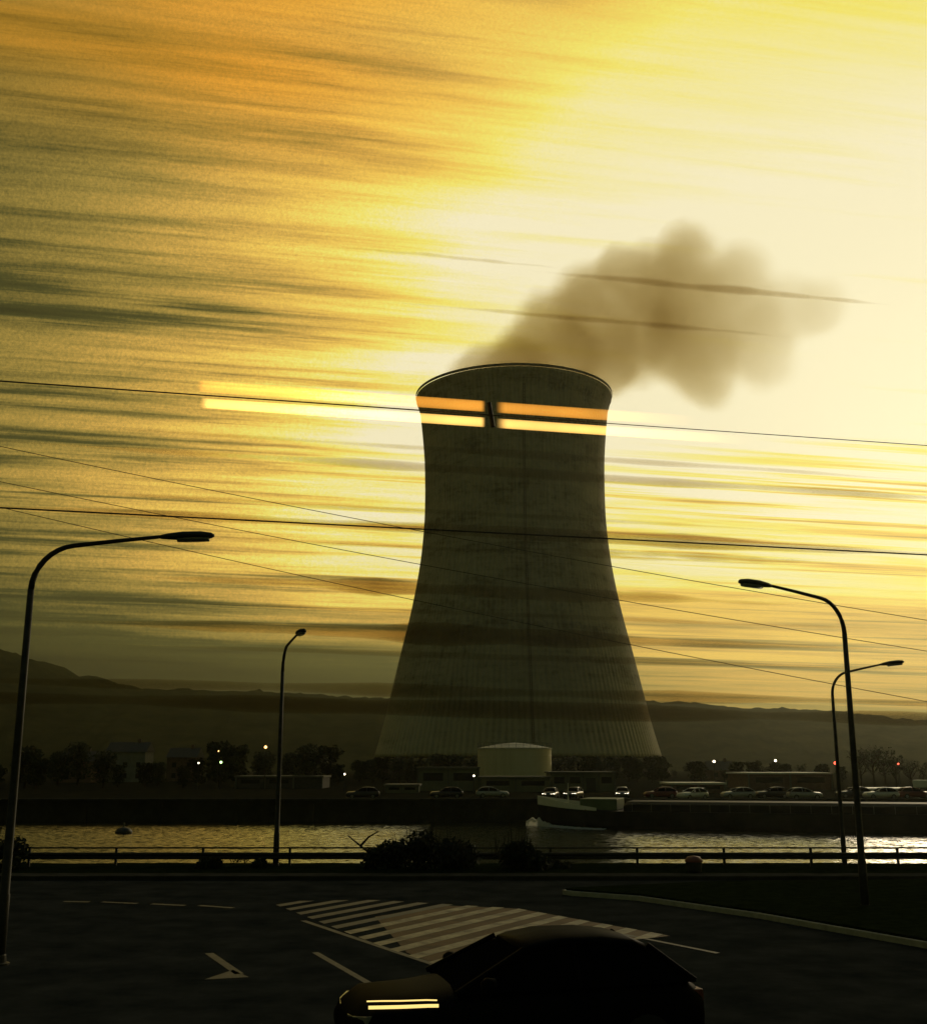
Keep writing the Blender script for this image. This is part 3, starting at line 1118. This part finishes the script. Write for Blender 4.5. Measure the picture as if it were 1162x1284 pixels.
# guard rail along the near bank
gr_ = thing('guard_rail', 'long low dark metal guard rail along the near river bank', 'guard rail', (0, 40.2, 0.1))
bm = bmesh.new()
secs = []
for x in (-70, 70):
    p = [(0, 0.24), (-0.05, 0.28), (-0.05, 0.33), (0, 0.36), (-0.05, 0.39), (-0.05, 0.44), (0, 0.47), (0.02, 0.47), (0.02, 0.24)]
    secs.append([(x, y, z) for y, z in p])
loft(bm, secs)
finish('beam', bm, M['pole'], gr_)
bm = bmesh.new()
tube(bm, [(-70, 0.03, 0.62), (70, 0.03, 0.62)], 0.028, 8)
finish('top_rail', bm, M['pole'], gr_)
for k in range(-23, 24):
    bm = bmesh.new()
    box(bm, k * 3.0 - 0.04, k * 3.0 + 0.04, 0.025, 0.1, -0.1, 0.64)
    finish('post', bm, M['pole'], gr_)

# litter bin with red lid
c = at(870, 1090, 37.9)
b_ = thing('litter_bin', 'dark roadside litter bin with domed reddish lid near the river bank', 'litter bin', (c.x, 37.9, 0.12))
zt_ = at(870, 1073, 37.9).z - 0.12
bm = bmesh.new()
lathe(bm, [(0.20, 0), (0.24, 0.05), (0.27, zt_ - 0.22), (0.24, zt_ - 0.2)], 20, cap=True)
finish('body', bm, M['bin'], b_, smooth=False)
bm = bmesh.new()
lathe(bm, [(0.29, zt_ - 0.195), (0.29, zt_ - 0.15), (0.2, zt_ - 0.04), (0.01, zt_)], 20)
finish('lid', bm, M['red_lid'], b_, smooth=True)

# ------------------------------------------------------------------ barge
bow = on(664, 1038, WATER_Z)
aft = on(1162, 1045.5, WATER_Z)
dirv = Vector((aft.x - bow.x, aft.y - bow.y, 0))
ang = math.atan2(dirv.y, dirv.x)
bg = thing('cargo_barge', 'long dark river barge with white bow bulwark heading left on the river', 'barge', (bow.x, bow.y, WATER_Z), ang)
# local: x aft from the bow, y away from us = port/starboard, near side at y = 0
BW, BL = 9.0, 78.0


def hull_sec(x):
    t = min(1.0, x / 9.0)
    hw = BW / 2 * (1 - (1 - t) ** 2.2)
    hw = max(hw, 0.05)
    sheer = 1.75 + 0.85 * max(0, 1 - x / 10.0) ** 1.5
    return hw, sheer


bm = bmesh.new()
secs = []
for x in [0, 0.6, 1.4, 2.5, 4, 6, 9, 14, 30, 50, 70, 75, BL]:
    hw, sh = hull_sec(x)
    if x > 70:
        hw *= 1 - 0.35 * ((x - 70) / 8) ** 2
    rake = 0.8 * max(0, 1 - x / 6)
    ya = BW / 2
    secs.append([(x + rake, ya - hw * 0.8, -1.2), (x + rake * 0.4, ya - hw, 0.3), (x, ya - hw, sh), (x, ya - hw + 0.02, sh), (x, ya + hw - 0.02, sh), (x, ya + hw, sh), (x + rake * 0.4, ya + hw, 0.3), (x + rake, ya + hw * 0.8, -1.2)])
loft(bm, secs)
finish('hull', bm, M['barge_hull'], bg)
bm = bmesh.new()
for side in (-1, 1):
    sec2 = []
    for x in [-0.05, 0.6, 1.4, 2.5, 4, 5.5, 7.2]:
        hw, sh = hull_sec(max(0, x))
        h_ = 0.62 * (1 - 0.62 * max(0, x) / 7.2)
        y = BW / 2 + side * (hw + 0.03)
        y2 = BW / 2 + side * (hw - 0.1)
        sec2.append([(x, y, sh - 0.32 * (1 - x / 9)), (x, y, sh + h_), (x, y2, sh + h_), (x, y2, sh - 0.32 * (1 - x / 9))])
    loft(bm, sec2)
finish('bulwark', bm, M['barge_white'], bg)
bm = bmesh.new()
secs = []
for x in (10, 10.3, 63.7, 64):
    k_ = 0.2 if x in (10, 64) else 0
    secs.append([(x, 0.9, 1.76), (x, 0.9, 2.45 - k_), (x, 1.6, 2.75 - k_), (x, BW - 1.6, 2.75 - k_), (x, BW - 0.9, 2.45 - k_), (x, BW - 0.9, 1.76)])
loft(bm, secs)
finish('hatch_cover', bm, M['barge_hull'], bg)
bm = bmesh.new()
box(bm, 5.2, 9.2, 1.6, BW - 1.6, 1.8, 3.0, 0.1)
finish('forward_cabin', bm, M['barge_green'], bg)
bm = bmesh.new()
tube(bm, [(3.4, BW / 2, 2.0), (3.4, BW / 2, 4.6)], [0.07, 0.04], 8)
finish('mast', bm, M['barge_white'], bg)
bm = bmesh.new()
box(bm, 66, 75, 1.2, BW - 1.2, 1.76, 4.0, 0.15)
finish('deckhouse', bm, M['barge_white'], bg)
bm = bmesh.new()
box(bm, 66.5, 70.5, 1.8, BW - 1.8, 4.01, 6.3, 0.15)
wh = finish('wheelhouse', bm, M['barge_white'], bg)
bm = bmesh.new()
box(bm, 66.42, 70.58, 1.72, BW - 1.72, 4.9, 5.9)
finish('window', bm, M['glass'], wh)
bm = bmesh.new()
for x in range(11, 66, 2):
    tube(bm, [(x, 0.25, 1.75), (x, 0.25, 2.6)], 0.03, 5)
tube(bm, [(11, 0.25, 2.6), (65, 0.25, 2.6)], 0.03, 5)
finish('railing', bm, M['steel'], bg)

# bow wave
bm = bmesh.new()
cr_, sr_ = math.cos(ang), math.sin(ang)
rnd = random.Random(5)
prev = None
for i in range(60):
    s = i / 59
    x = -1.3 + 9.6 * s
    hw, _ = hull_sec(max(0.02, x))
    y0 = BW / 2 - hw - 0.05
    if x < 0:
        y0 = BW / 2
    wd = 0.6 + 1.8 * s
    ht = (0.55 * math.exp(-((s - 0.12) / 0.14) ** 2) + 0.30 * (1 - s)) * (1 + 0.5 * noise.noise(Vector((x * 2.2, 0, 0))))
    line = []
    for k in range(7):
        u = k / 6
        yy = y0 - wd * u + 0.25 * noise.noise(Vector((x * 1.5, u * 4, 2)))
        zz = ht * math.sin(math.pi * (0.25 + 0.75 * u)) + 0.06 * noise.noise(Vector((x * 4, u * 7, 8))) - (0.05 if k in (6,) else 0)
        line.append(bm.verts.new((bow.x + x * cr_ - yy * sr_, bow.y + x * sr_ + yy * cr_, WATER_Z + max(zz, -0.04) + 0.02)))
    if prev:
        for k in range(6):
            bm.faces.new((prev[k], prev[k + 1], line[k + 1], line[k]))
    prev = line
tag(finish('bow_wave', bm, M['foam'], smooth=True), 'white foaming bow wave curling off the barge bow', 'wave', kind='stuff')

# mooring buoy on the left water
c = on(155, 1045, WATER_Z)
bu = thing('river_buoy', 'small dark buoy floating on the left stretch of the river', 'buoy', (c.x, c.y, WATER_Z))
bm = bmesh.new()
lathe(bm, [(0.3, -0.3), (0.75, -0.15), (0.85, 0.15), (0.6, 0.45), (0.2, 0.6)], 20, cap=True)
finish('float', bm, M['bin'], bu, smooth=True)
bm = bmesh.new()
tube(bm, [(0, 0, 0.55), (0, 0, 1.0)], 0.07, 8)
finish('mooring_ring', bm, M['steel'], bu)


# ------------------------------------------------------------------ cars
def ring(x, z0, z1, hw, pw=3.2, n=24):
    out = []
    for k in range(n):
        a = 2 * math.pi * k / n
        c_, s_ = math.cos(a), math.sin(a)
        out.append((x, hw * math.copysign(abs(c_) ** (2 / pw), c_), (z0 + z1) / 2 + (z1 - z0) / 2 * math.copysign(abs(s_) ** (2 / pw), s_)))
    return out


def make_car(name, paint, lit):
    """car with its nose towards -x"""
    root = bpy.data.objects.new(name, None)
    col.objects.link(root)
    bm = bmesh.new()
    loft(bm, [ring(*s) for s in ((-2.18, 0.42, 0.62, 0.62), (-2.12, 0.26, 0.74, 0.76), (-1.9, 0.2, 0.90, 0.85), (-1.3, 0.2, 0.93, 0.88), (-0.8, 0.2, 1.0, 0.89), (0, 0.2, 1.02, 0.89),
                                 (0.9, 0.2, 1.03, 0.89), (1.6, 0.2, 1.03, 0.88), (1.95, 0.24, 1.0, 0.84), (2.1, 0.3, 0.9, 0.78), (2.15, 0.45, 0.75, 0.66))])
    body = finish('body', bm, paint, root, smooth=True)
    bm = bmesh.new()
    cab = [(-0.95, 0.93, 0.96, 0.80, 0.78), (-0.55, 0.94, 1.16, 0.82, 0.70), (-0.05, 0.95, 1.38, 0.83, 0.62), (0.35, 0.95, 1.45, 0.83, 0.60), (0.9, 0.95, 1.45, 0.83, 0.60), (1.4, 0.96, 1.38, 0.82, 0.60), (1.8, 0.96, 1.16, 0.80, 0.66), (2.02, 0.95, 0.98, 0.77, 0.74)]
    secs = []
    for x, z0, z1, wb, wt in cab:
        e = min(0.06, (z1 - z0) * 0.4)
        secs.append([(x, -wb, z0), (x, -wt, z1 - e), (x, -wt + 0.08, z1), (x, 0, z1 + 0.015), (x, wt - 0.08, z1), (x, wt, z1 - e), (x, wb, z0)])
    loft(bm, secs)
    finish('window', bm, M['car_glass'], root, smooth=False)
    bm = bmesh.new()
    rs = []
    for x, z1, wt in ((-0.12, 1.365, 0.61), (0.0, 1.405, 0.61), (0.35, 1.462, 0.60), (0.9, 1.462, 0.60), (1.3, 1.415, 0.60), (1.46, 1.36, 0.59)):
        rs.append([(x, -wt - 0.015, z1 - 0.06), (x, -wt + 0.07, z1 + 0.012), (x, 0, z1 + 0.03), (x, wt - 0.07, z1 + 0.012), (x, wt + 0.015, z1 - 0.06), (x, 0, z1 - 0.04)])
    loft(bm, rs)
    finish('roof', bm, paint, root, smooth=True)
    for y in (-1, 1):
        for p in (((-0.98, y * 0.80, 0.95), (-0.12, y * 0.62, 1.37)), ((0.5, y * 0.838, 0.96), (0.5, y * 0.612, 1.42)), ((1.46, y * 0.60, 1.37), (2.0, y * 0.77, 0.97))):
            bm = bmesh.new()
            tube(bm, p, 0.035, 6)
            finish('pillar', bm, paint, root)
    for y in (-1, 1):
        bm = bmesh.new()
        loft(bm, [ring(-0.72, 1.0, 1.1, 0.05, 2.5, 12), ring(-0.66, 0.97, 1.14, 0.10, 2.5, 12), ring(-0.56, 0.98, 1.13, 0.09, 2.5, 12)])
        for v in bm.verts:
            v.co.y += y * 0.96
        finish('mirror', bm, paint, root, smooth=True)
        for x in (-1.35, 1.32):
            bm = bmesh.new()
            tube(bm, [(x, y * 0.68, 0.32), (x, y * 0.885, 0.32)], 0.32, 24)
            w_ = finish('wheel', bm, M['rubber'], root)
            bm = bmesh.new()
            tube(bm, [(x, y * 0.84, 0.32), (x, y * 0.892, 0.32)], 0.2, 16)
            finish('rim', bm, M['alloy'], w_)
        bm = bmesh.new()
        loft(bm, [[(x + 0.0, y * yy, z) for x, yy, z in s] for s in (
            [(-2.15, 0.30, 0.64), (-2.15, 0.30, 0.70), (-2.05, 0.30, 0.72), (-2.05, 0.30, 0.64)],
            [(-2.12, 0.55, 0.64), (-2.12, 0.55, 0.72), (-2.0, 0.55, 0.74), (-2.0, 0.55, 0.64)],
            [(-2.00, 0.79, 0.66), (-2.00, 0.79, 0.75), (-1.9, 0.75, 0.76), (-1.9, 0.75, 0.66)])])
        finish('headlight', bm, M['lit_white'] if lit else M['lens'], root)
        bm = bmesh.new()
        box(bm, 2.0, 2.12, min(y * 0.42, y * 0.74), max(y * 0.42, y * 0.74), 0.72, 0.86, 0.02)
        finish('tail_light', bm, M['red_lid'], root)
    return root


def paint(name, c):
    m = rough_mat(name, tuple(v * 0.9 for v in c), c, 2, 0.3, 0.0)
    return m


# the black car close to the railway
car = make_car('parked_car', M['black_paint'], False)
nose = at(431, 1250, 14.15)
car.location = (nose.x + 2.15 * math.cos(R(14)), nose.y + 2.15 * math.sin(R(14)), 0)
car.rotation_euler = (0, 0, R(14))
tag(car, 'black car close in the foreground with a glowing amber front light strip', 'car')
bm = bmesh.new()
for zs, r_ in ((0.835, 0.019), (0.878, 0.008)):
    q = []
    for x, z0, z1, hw in ((-1.97, 0.21, 0.915, 0.82), (-1.8, 0.2, 0.915, 0.855), (-1.6, 0.2, 0.925, 0.865), (-1.3, 0.2, 0.93, 0.88), (-1.18, 0.2, 0.945, 0.885)):
        u = min(0.97, abs(zs - (z0 + z1) / 2) / ((z1 - z0) / 2))
        q.append((x, -hw * (1 - u ** 3.2) ** (1 / 3.2) - 0.012, zs))
    tube(bm, q, r_, 8)
finish('light_strip', bm, M['headlight'], car)

far = {'white': make_car('parked_car', paint('white_car_paint', (0.7, 0.68, 0.6)), False)}
for nm, c_, lit in (('silver', (0.4, 0.4, 0.37), False), ('dark', (0.03, 0.03, 0.035), False), ('lit', (0.10, 0.10, 0.10), True), ('red', (0.16, 0.03, 0.02), False)):
    far[nm] = make_car('parked_car', paint(nm + '_car_paint', c_), lit)
seen = set()
for nm, px, Y, rz, label in (
        ('lit', 690, 147, R(78), 'car with lit headlights on the far quay just below the tank'),
        ('lit', 719, 149, R(70), 'car with lit headlights second from the left below the grey hall'),
        ('lit', 780, 150, R(82), 'car with lit headlights at the right end of the grey hall'),
        ('white', 868, 145, R(35), 'white car on the far quay under the dark shed roof'),
        ('silver', 925, 148, R(5), 'silver car on the far quay left of the bright-roofed warehouse middle'),
        ('dark', 968, 150, R(4), 'dark car on the far quay in front of the bright-roofed warehouse'),
        ('silver', 1008, 146, R(184), 'silver car on the far quay left of the tall lamp pole'),
        ('white', 1104, 147, R(3), 'white car on the far quay right of the tall lamp pole'),
        ('red', 1146, 149, R(182), 'dull red car at the right end of the far quay'),
        ('dark', 1070, 151, R(0), 'dark car on the far quay directly behind the tall lamp pole'),
        ('red', 828, 150, R(3), 'dull red car on the far quay beyond the barge deck'),
        ('dark', 560, 150, R(3), 'dark car parked before the left grey-green hall'),
        ('silver', 617, 152, R(183), 'silver car parked below the left side of the pale tank'),
        ('dark', 455, 149, R(2), 'dark car alone on the shadowed left quay')):
    x = at(px, 995, Y).x
    if nm in seen:
        dup(far[nm], (x, Y, FAR_Z), rz, label)
    else:
        seen.add(nm)
        far[nm].location = (x, Y, FAR_Z)
        far[nm].rotation_euler = (0, 0, rz)
        tag(far[nm], label, 'car', 'cars on the far quay')


# ------------------------------------------------------------------ small lit lamps on the far bank
def far_lamp(px, py, Y, mat_, label, r=0.22):
    c = at(px, py, Y)
    t = thing('lit_lamp_post', label, 'lamp post', (c.x, Y, FAR_Z), 0, 'lit lamp posts on the far bank')
    h = c.z - FAR_Z
    bm = bmesh.new()
    tube(bm, [(0, 0, 0), (0, 0, h - 0.1)], [0.09, 0.05], 8)
    finish('pole', bm, M['pole'], t)
    bm = bmesh.new()
    lathe(bm, [(0.05, h - r), (r, h - r * 0.4), (r, h + r * 0.3), (0.05, h + r)], 12, cap=True)
    finish('lamp_head', bm, mat_, t, smooth=True)


for px, py, Y, mt, lb, r in (
        (333, 937, 205, M['lit_orange'], 'orange lit lamp post, highest light on the dark left bank', 0.26),
        (277, 956, 205, M['lit_green'], 'greenish lit lamp post on the dark left bank', 0.22),
        (249, 957, 206, M['lit_white'], 'white lit lamp post left of the greenish light', 0.14),
        (274, 942, 207, M['lit_orange'], 'faint orange lit lamp post above the greenish light', 0.11),
        (432, 971, 190, M['lit_white'], 'white lit lamp post at the end of the long left shed', 0.14),
        (895, 955, 240, M['lit_white'], 'white lit lamp post over the small trees on the right bank', 0.26),
        (972, 954, 240, M['lit_white'], 'white lit lamp post above the bright-roofed warehouse', 0.24),
        (1047, 957, 200, M['lit_red'], 'red lit lamp post beside the tall lamp pole', 0.26),
        (1126, 958, 210, M['lit_red'], 'faint red lit lamp post among the sparse right trees', 0.16),
        (594, 973, 170, M['lit_white'], 'white lit lamp post at the lower left corner of the pale tank', 0.13)):
    far_lamp(px, py, Y, mt, lb, r)

# ------------------------------------------------------------------ wires


def wire(name, p0, p1, r, label, group, sag=0.0, n=24):
    bm = bmesh.new()
    pts = []
    for k in range(n + 1):
        t = k / n
        p = p0.lerp(p1, t)
        p.z -= sag * 4 * t * (1 - t)
        pts.append(p)
    tube(bm, pts, r, 6)
    return tag(finish(name, bm, M['wire'], smooth=True), label, 'wire', group)


def track_wire(px, py, Y, r, label, span=40):
    p = at(px, py, Y)
    return wire('overhead_wire', p - TRACK * span, p + TRACK * span, r, label, 'overhead railway wires', n=4)


track_wire(400, 657, 11.0, 0.008, 'thick dark overhead wire crossing the tower at its narrow waist')
for k, (a, b, lb) in enumerate((((-150, 527), (1300, 800), 'thin power cable slanting down right, uppermost of three'),
                                ((-150, 572), (1300, 838), 'thin power cable slanting down right, middle of three'),
                                ((-150, 600), (1300, 905), 'thin power cable slanting down right, lowest of three'))):
    wire('power_cable', at(*a, 70), at(*b, 70), 0.022, lb, 'slanting power cables', 0.6)

# train window reflection of tube lights, built as added glowing tubes on a wire
LY = 6.0
p_mid = at(615, 517, LY)
st = thing('window_reflection', 'window reflection of long amber light tubes, built as glowing tubes added across the tower top', 'window reflection', (0, 0, 0))


def tube_run(pa, pb, r, mat_):
    bm = bmesh.new()
    tube(bm, [pa, pb], r, 14)
    finish('reflected_tube', bm, M[mat_], st, smooth=True)


def pt_on_track(px, py_at_mid):
    """point on the line through (615, py_at_mid) along the track that shows at column px"""
    p = at(615, py_at_mid, LY)
    best = None
    lo, hi = -6.0, 6.0
    for _ in range(60):
        mid = (lo + hi) / 2
        q = p + TRACK * mid - EYE
        x = CX + F_PX * q.x / q.dot(FW)
        if x < px:
            lo = mid
        else:
            hi = mid
    return p + TRACK * lo


tube_run(pt_on_track(247, 510), pt_on_track(608, 510), 0.031, 'reflection_amber')
tube_run(pt_on_track(622, 510), pt_on_track(880, 510), 0.031, 'reflection_amber_fading')
tube_run(pt_on_track(252, 530), pt_on_track(608, 530), 0.027, 'reflection_pale')
tube_run(pt_on_track(622, 530), pt_on_track(950, 530), 0.027, 'reflection_pale_fading')
bm = bmesh.new()
a, b = pt_on_track(613, 505), pt_on_track(618, 535)
tube(bm, [a, b], 0.013, 8)
finish('added_bracket', bm, M['wire'], st)
p = at(615, 520.5, LY)
bm = bmesh.new()
tube(bm, [p - TRACK * 30, p, p + TRACK * 0.6, p + TRACK * 30], [0.005, 0.0038, 0.0025, 0.001], 8)
finish('added_carrier_wire', bm, M['wire'], st)

# ------------------------------------------------------------------ air
HAZE_D = 0.00008
bm = bmesh.new()
box(bm, -3200, 3200, -150, 3000, -7, 300)
hz = finish('haze', bm, vol_mat('haze', (0.90, 0.92, 0.70), HAZE_D, 0.85))
hz['kind'] = 'stuff'

# ------------------------------------------------------------------ sun and sky
SUN_AZ, SUN_EL = R(25), R(16)
sun_dir = Vector((math.sin(SUN_AZ) * math.cos(SUN_EL), math.cos(SUN_AZ) * math.cos(SUN_EL), math.sin(SUN_EL)))
sl = bpy.data.lights.new('sun', 'SUN')
sl.energy = 0.5
sl.angle = R(12)
sl.color = (1.0, 0.82, 0.55)
so = bpy.data.objects.new('sun', sl)
col.objects.link(so)
so.rotation_euler = (-sun_dir).to_track_quat('-Z', 'Y').to_euler()

w = bpy.data.worlds.new('World')
scn.world = w
w.use_nodes = True
nt = w.node_tree
nt.nodes.clear()
L = nt.links.new
out = nt.nodes.new('ShaderNodeOutputWorld')
bg = nt.nodes.new('ShaderNodeBackground')
bg.inputs['Strength'].default_value = 0.1
L(bg.outputs[0], out.inputs[0])
sky = nt.nodes.new('ShaderNodeTexSky')
sky.sky_type = 'NISHITA'
sky.sun_disc = False
sky.sun_elevation = SUN_EL
sky.sun_rotation = SUN_AZ
sky.air_density = 1.0
sky.dust_density = 4.0
sky.ozone_density = 1.0
bw = nt.nodes.new('ShaderNodeRGBToBW')
L(sky.outputs[0], bw.inputs[0])
lum = bw.outputs[0]
tc = nt.nodes.new('ShaderNodeTexCoord')
d = tc.outputs['Generated']


def dot(v):
    n = nt.nodes.new('ShaderNodeVectorMath')
    n.operation = 'DOT_PRODUCT'
    L(d, n.inputs[0])
    n.inputs[1].default_value = v
    return n.outputs['Value']


A = TRACK
B = (Vector((0, 0, 1)) - A * A.z).normalized()
C = B.cross(A)
if C.y < 0:
    C = -C
along = dot(A)
phi = math_node(nt, 'ARCTAN2', dot(B), dot(C))


def streak(kphi, kal, off, detail=4, rough=0.6):
    cb = nt.nodes.new('ShaderNodeCombineXYZ')
    L(math_node(nt, 'MULTIPLY', phi, kphi), cb.inputs[0])
    L(math_node(nt, 'MULTIPLY', along, kal), cb.inputs[1])
    cb.inputs[2].default_value = off
    nz = nt.nodes.new('ShaderNodeTexNoise')
    nz.inputs['Scale'].default_value = 1.0
    nz.inputs['Detail'].default_value = detail
    nz.inputs['Roughness'].default_value = rough
    L(cb.outputs[0], nz.inputs['Vector'])
    return nz.outputs['Fac']


def maprange(v, a, b, c, e, smooth=True):
    n = nt.nodes.new('ShaderNodeMapRange')
    n.interpolation_type = 'SMOOTHSTEP' if smooth else 'LINEAR'
    L(v, n.inputs['Value'])
    for k, x in zip(('From Min', 'From Max', 'To Min', 'To Max'), (a, b, c, e)):
        n.inputs[k].default_value = x
    return n.outputs[0]


s_big = maprange(streak(22, 1.5, 0.3, 3), 0.38, 0.66, 0, 1)
s_mid = maprange(streak(70, 3.0, 4.1, 5, 0.65), 0.42, 0.70, 0, 1)
s_fine = maprange(streak(230, 5.0, 9.7, 4, 0.7), 0.45, 0.75, 0, 1)
reflection_streaks = math_node(nt, 'ADD', math_node(nt, 'MULTIPLY', s_big, 0.45),
                  math_node(nt, 'ADD', math_node(nt, 'MULTIPLY', s_mid, 0.42), math_node(nt, 'MULTIPLY', s_fine, 0.22)))  # window reflection streaks put into the sky colour
s_low = maprange(streak(120, 1.6, 31.0, 4, 0.6), 0.50, 0.66, 0, 1)
# the glare round the sun thins the streaks
near_sun = dot(tuple(sun_dir))
thin = maprange(near_sun, 0.80, 0.975, 1.0, 0.25)
up = dot((0, 0, 1))
low = maprange(up, 0.20, 0.275, 0.95, 0.0)          # bands close to the horizon stay, even under the sun
thin = math_node(nt, 'MAXIMUM', thin, low)
high = maprange(up, 0.36, 0.60, 1.0, 0.75)
reflection_streaks = math_node(nt, 'MULTIPLY', reflection_streaks, math_node(nt, 'MULTIPLY', thin, high))
# sky brightness in display units
v = math_node(nt, 'MULTIPLY', lum, 0.1)
glare = math_node(nt, 'MULTIPLY', maprange(near_sun, 0.70, 1.0, 0, 1), 0.30)
v = math_node(nt, 'MINIMUM', math_node(nt, 'ADD', v, glare), 1.12)
v = math_node(nt, 'MULTIPLY', v, math_node(nt, 'SUBTRACT', 1.0, math_node(nt, 'MULTIPLY', reflection_streaks, 0.85)))
v = math_node(nt, 'MULTIPLY', v, maprange(up, 0.0, 0.25, 0.32, 1.0))
v = math_node(nt, 'MULTIPLY', v, maprange(up, 0.42, 0.62, 1.0, 0.66))
v = math_node(nt, 'MULTIPLY', v, maprange(along, -0.32, 0.16, 0.62, 1.0))
v = math_node(nt, 'MULTIPLY', v, math_node(nt, 'SUBTRACT', 1.0, math_node(nt, 'MULTIPLY', s_low, maprange(up, 0.22, 0.30, 0.62, 0.0))))
s_left = maprange(streak(64, 1.3, 47.0, 5, 0.66), 0.47, 0.66, 0, 1)
s_left = math_node(nt, 'MULTIPLY', s_left, math_node(nt, 'MULTIPLY', maprange(up, 0.36, 0.50, 0.60, 0.0), maprange(along, -0.05, 0.24, 1.0, 0.0)))
v = math_node(nt, 'MULTIPLY', v, math_node(nt, 'SUBTRACT', 1.0, s_left))
mot = nt.nodes.new('ShaderNodeTexNoise')                                              # fine grain put into the sky colour
mot.inputs['Scale'].default_value = 420
mot.inputs['Detail'].default_value = 3
mot.inputs['Roughness'].default_value = 0.8
L(d, mot.inputs['Vector'])
v = math_node(nt, 'MULTIPLY', v, math_node(nt, 'ADD', 1.0, math_node(nt, 'MULTIPLY', math_node(nt, 'SUBTRACT', mot.outputs['Fac'], 0.5), maprange(near_sun, 0.75, 0.97, 1.1, 0.12))))
bank = math_node(nt, 'MULTIPLY', maprange(up, 0.075, 0.15, 0.80, 0.0), maprange(along, 0.05, 0.42, 1.0, 0.25))
v = math_node(nt, 'MULTIPLY', v, math_node(nt, 'SUBTRACT', 1.0, bank))                # bank of clouds lying on the hills
v = math_node(nt, 'MULTIPLY', v, maprange(dot((0, 1, 0)), -0.15, 0.6, 0.72, 1.0))     # unseen sky behind the camera, dimmed to set ground and tower light
v = math_node(nt, 'MULTIPLY', v, maprange(up, 0.64, 0.85, 1.0, 1.0))                 # unseen overhead sky kept at full level to light the ground
v = maprange(v, 0.0, 1.0, 0.0, 1.0, False)
amt = math_node(nt, 'MULTIPLY', maprange(up, 0.46, 0.56, 0.0, 1.0), maprange(along, -0.05, 0.22, 1.0, 0.0))
amt = math_node(nt, 'MULTIPLY', amt, maprange(streak(9, 1.0, 20.0, 3), 0.3, 0.6, 0.35, 1.0))
v = math_node(nt, 'ADD', v, math_node(nt, 'MULTIPLY', amt, math_node(nt, 'SUBTRACT', 0.20, math_node(nt, 'MULTIPLY', reflection_streaks, 0.16))))
cr = nt.nodes.new('ShaderNodeValToRGB')
ramp = cr.color_ramp


def lin(r, g, b):
    f = lambda c: c / 12.92 if c <= 0.04045 else ((c + 0.055) / 1.055) ** 2.4
    return tuple(f(c / 255) for c in (r, g, b)) + (1,)


ramp.elements[0].position, ramp.elements[0].color = 0.0, lin(34, 34, 20)
ramp.elements[1].position, ramp.elements[1].color = 1.0, lin(247, 236, 196)
for pos, c_ in ((0.10, lin(74, 72, 36)), (0.22, lin(150, 128, 60)), (0.36, lin(208, 166, 78)), (0.50, lin(238, 196, 88)), (0.68, lin(243, 228, 108)), (0.84, lin(244, 232, 160))):
    e = ramp.elements.new(pos)
    e.color = c_
L(v, cr.inputs[0])
mul = nt.nodes.new('ShaderNodeVectorMath')
mul.operation = 'SCALE'
mul.inputs['Scale'].default_value = 10.0
org = nt.nodes.new('ShaderNodeMix')
org.data_type = 'RGBA'
org.blend_type = 'MULTIPLY'
og = [k for k in org.inputs if k.name == 'A' and k.type == 'RGBA'][0]
ob = [k for k in org.inputs if k.name == 'B' and k.type == 'RGBA'][0]
ob.default_value = (1.16, 0.85, 0.42, 1)
L(cr.outputs[0], og)
L(amt, org.inputs[0])
oc = [k for k in org.outputs if k.type == 'RGBA'][0]
blu = nt.nodes.new('ShaderNodeMix')
blu.data_type = 'RGBA'
blu.blend_type = 'MULTIPLY'
ba = [k for k in blu.inputs if k.name == 'A' and k.type == 'RGBA'][0]
bb = [k for k in blu.inputs if k.name == 'B' and k.type == 'RGBA'][0]
bb.default_value = (0.72, 1.0, 1.25, 1)                                              # unseen sky behind the camera, tinted blue-green to cool the shadows
L(oc, ba)
L(maprange(dot((0, 1, 0)), -0.05, 0.45, 1.0, 0.0), blu.inputs[0])
top = nt.nodes.new('ShaderNodeMix')                                                   # unseen zenith, tinted deep blue to cool the light on the ground
top.data_type = 'RGBA'
top.blend_type = 'MULTIPLY'
ta = [k for k in top.inputs if k.name == 'A' and k.type == 'RGBA'][0]
tb = [k for k in top.inputs if k.name == 'B' and k.type == 'RGBA'][0]
tb.default_value = (0.05, 0.50, 4.2, 1)
L([k for k in blu.outputs if k.type == 'RGBA'][0], ta)
L(maprange(up, 0.64, 0.8, 0.0, 1.0), top.inputs[0])
L([k for k in top.outputs if k.type == 'RGBA'][0], mul.inputs[0])
L(mul.outputs[0], bg.inputs['Color'])

# ------------------------------------------------------------------ render settings
scn.view_settings.view_transform = 'Standard'
scn.view_settings.look = 'None'
scn.view_settings.exposure = 0
scn.view_settings.gamma = 1
scn.view_settings.use_curve_mapping = False
scn.cycles.volume_bounces = 1
scn.cycles.transparent_max_bounces = 12
scn.cycles.volume_step_rate = 1.0
scn.cycles.use_denoising = True
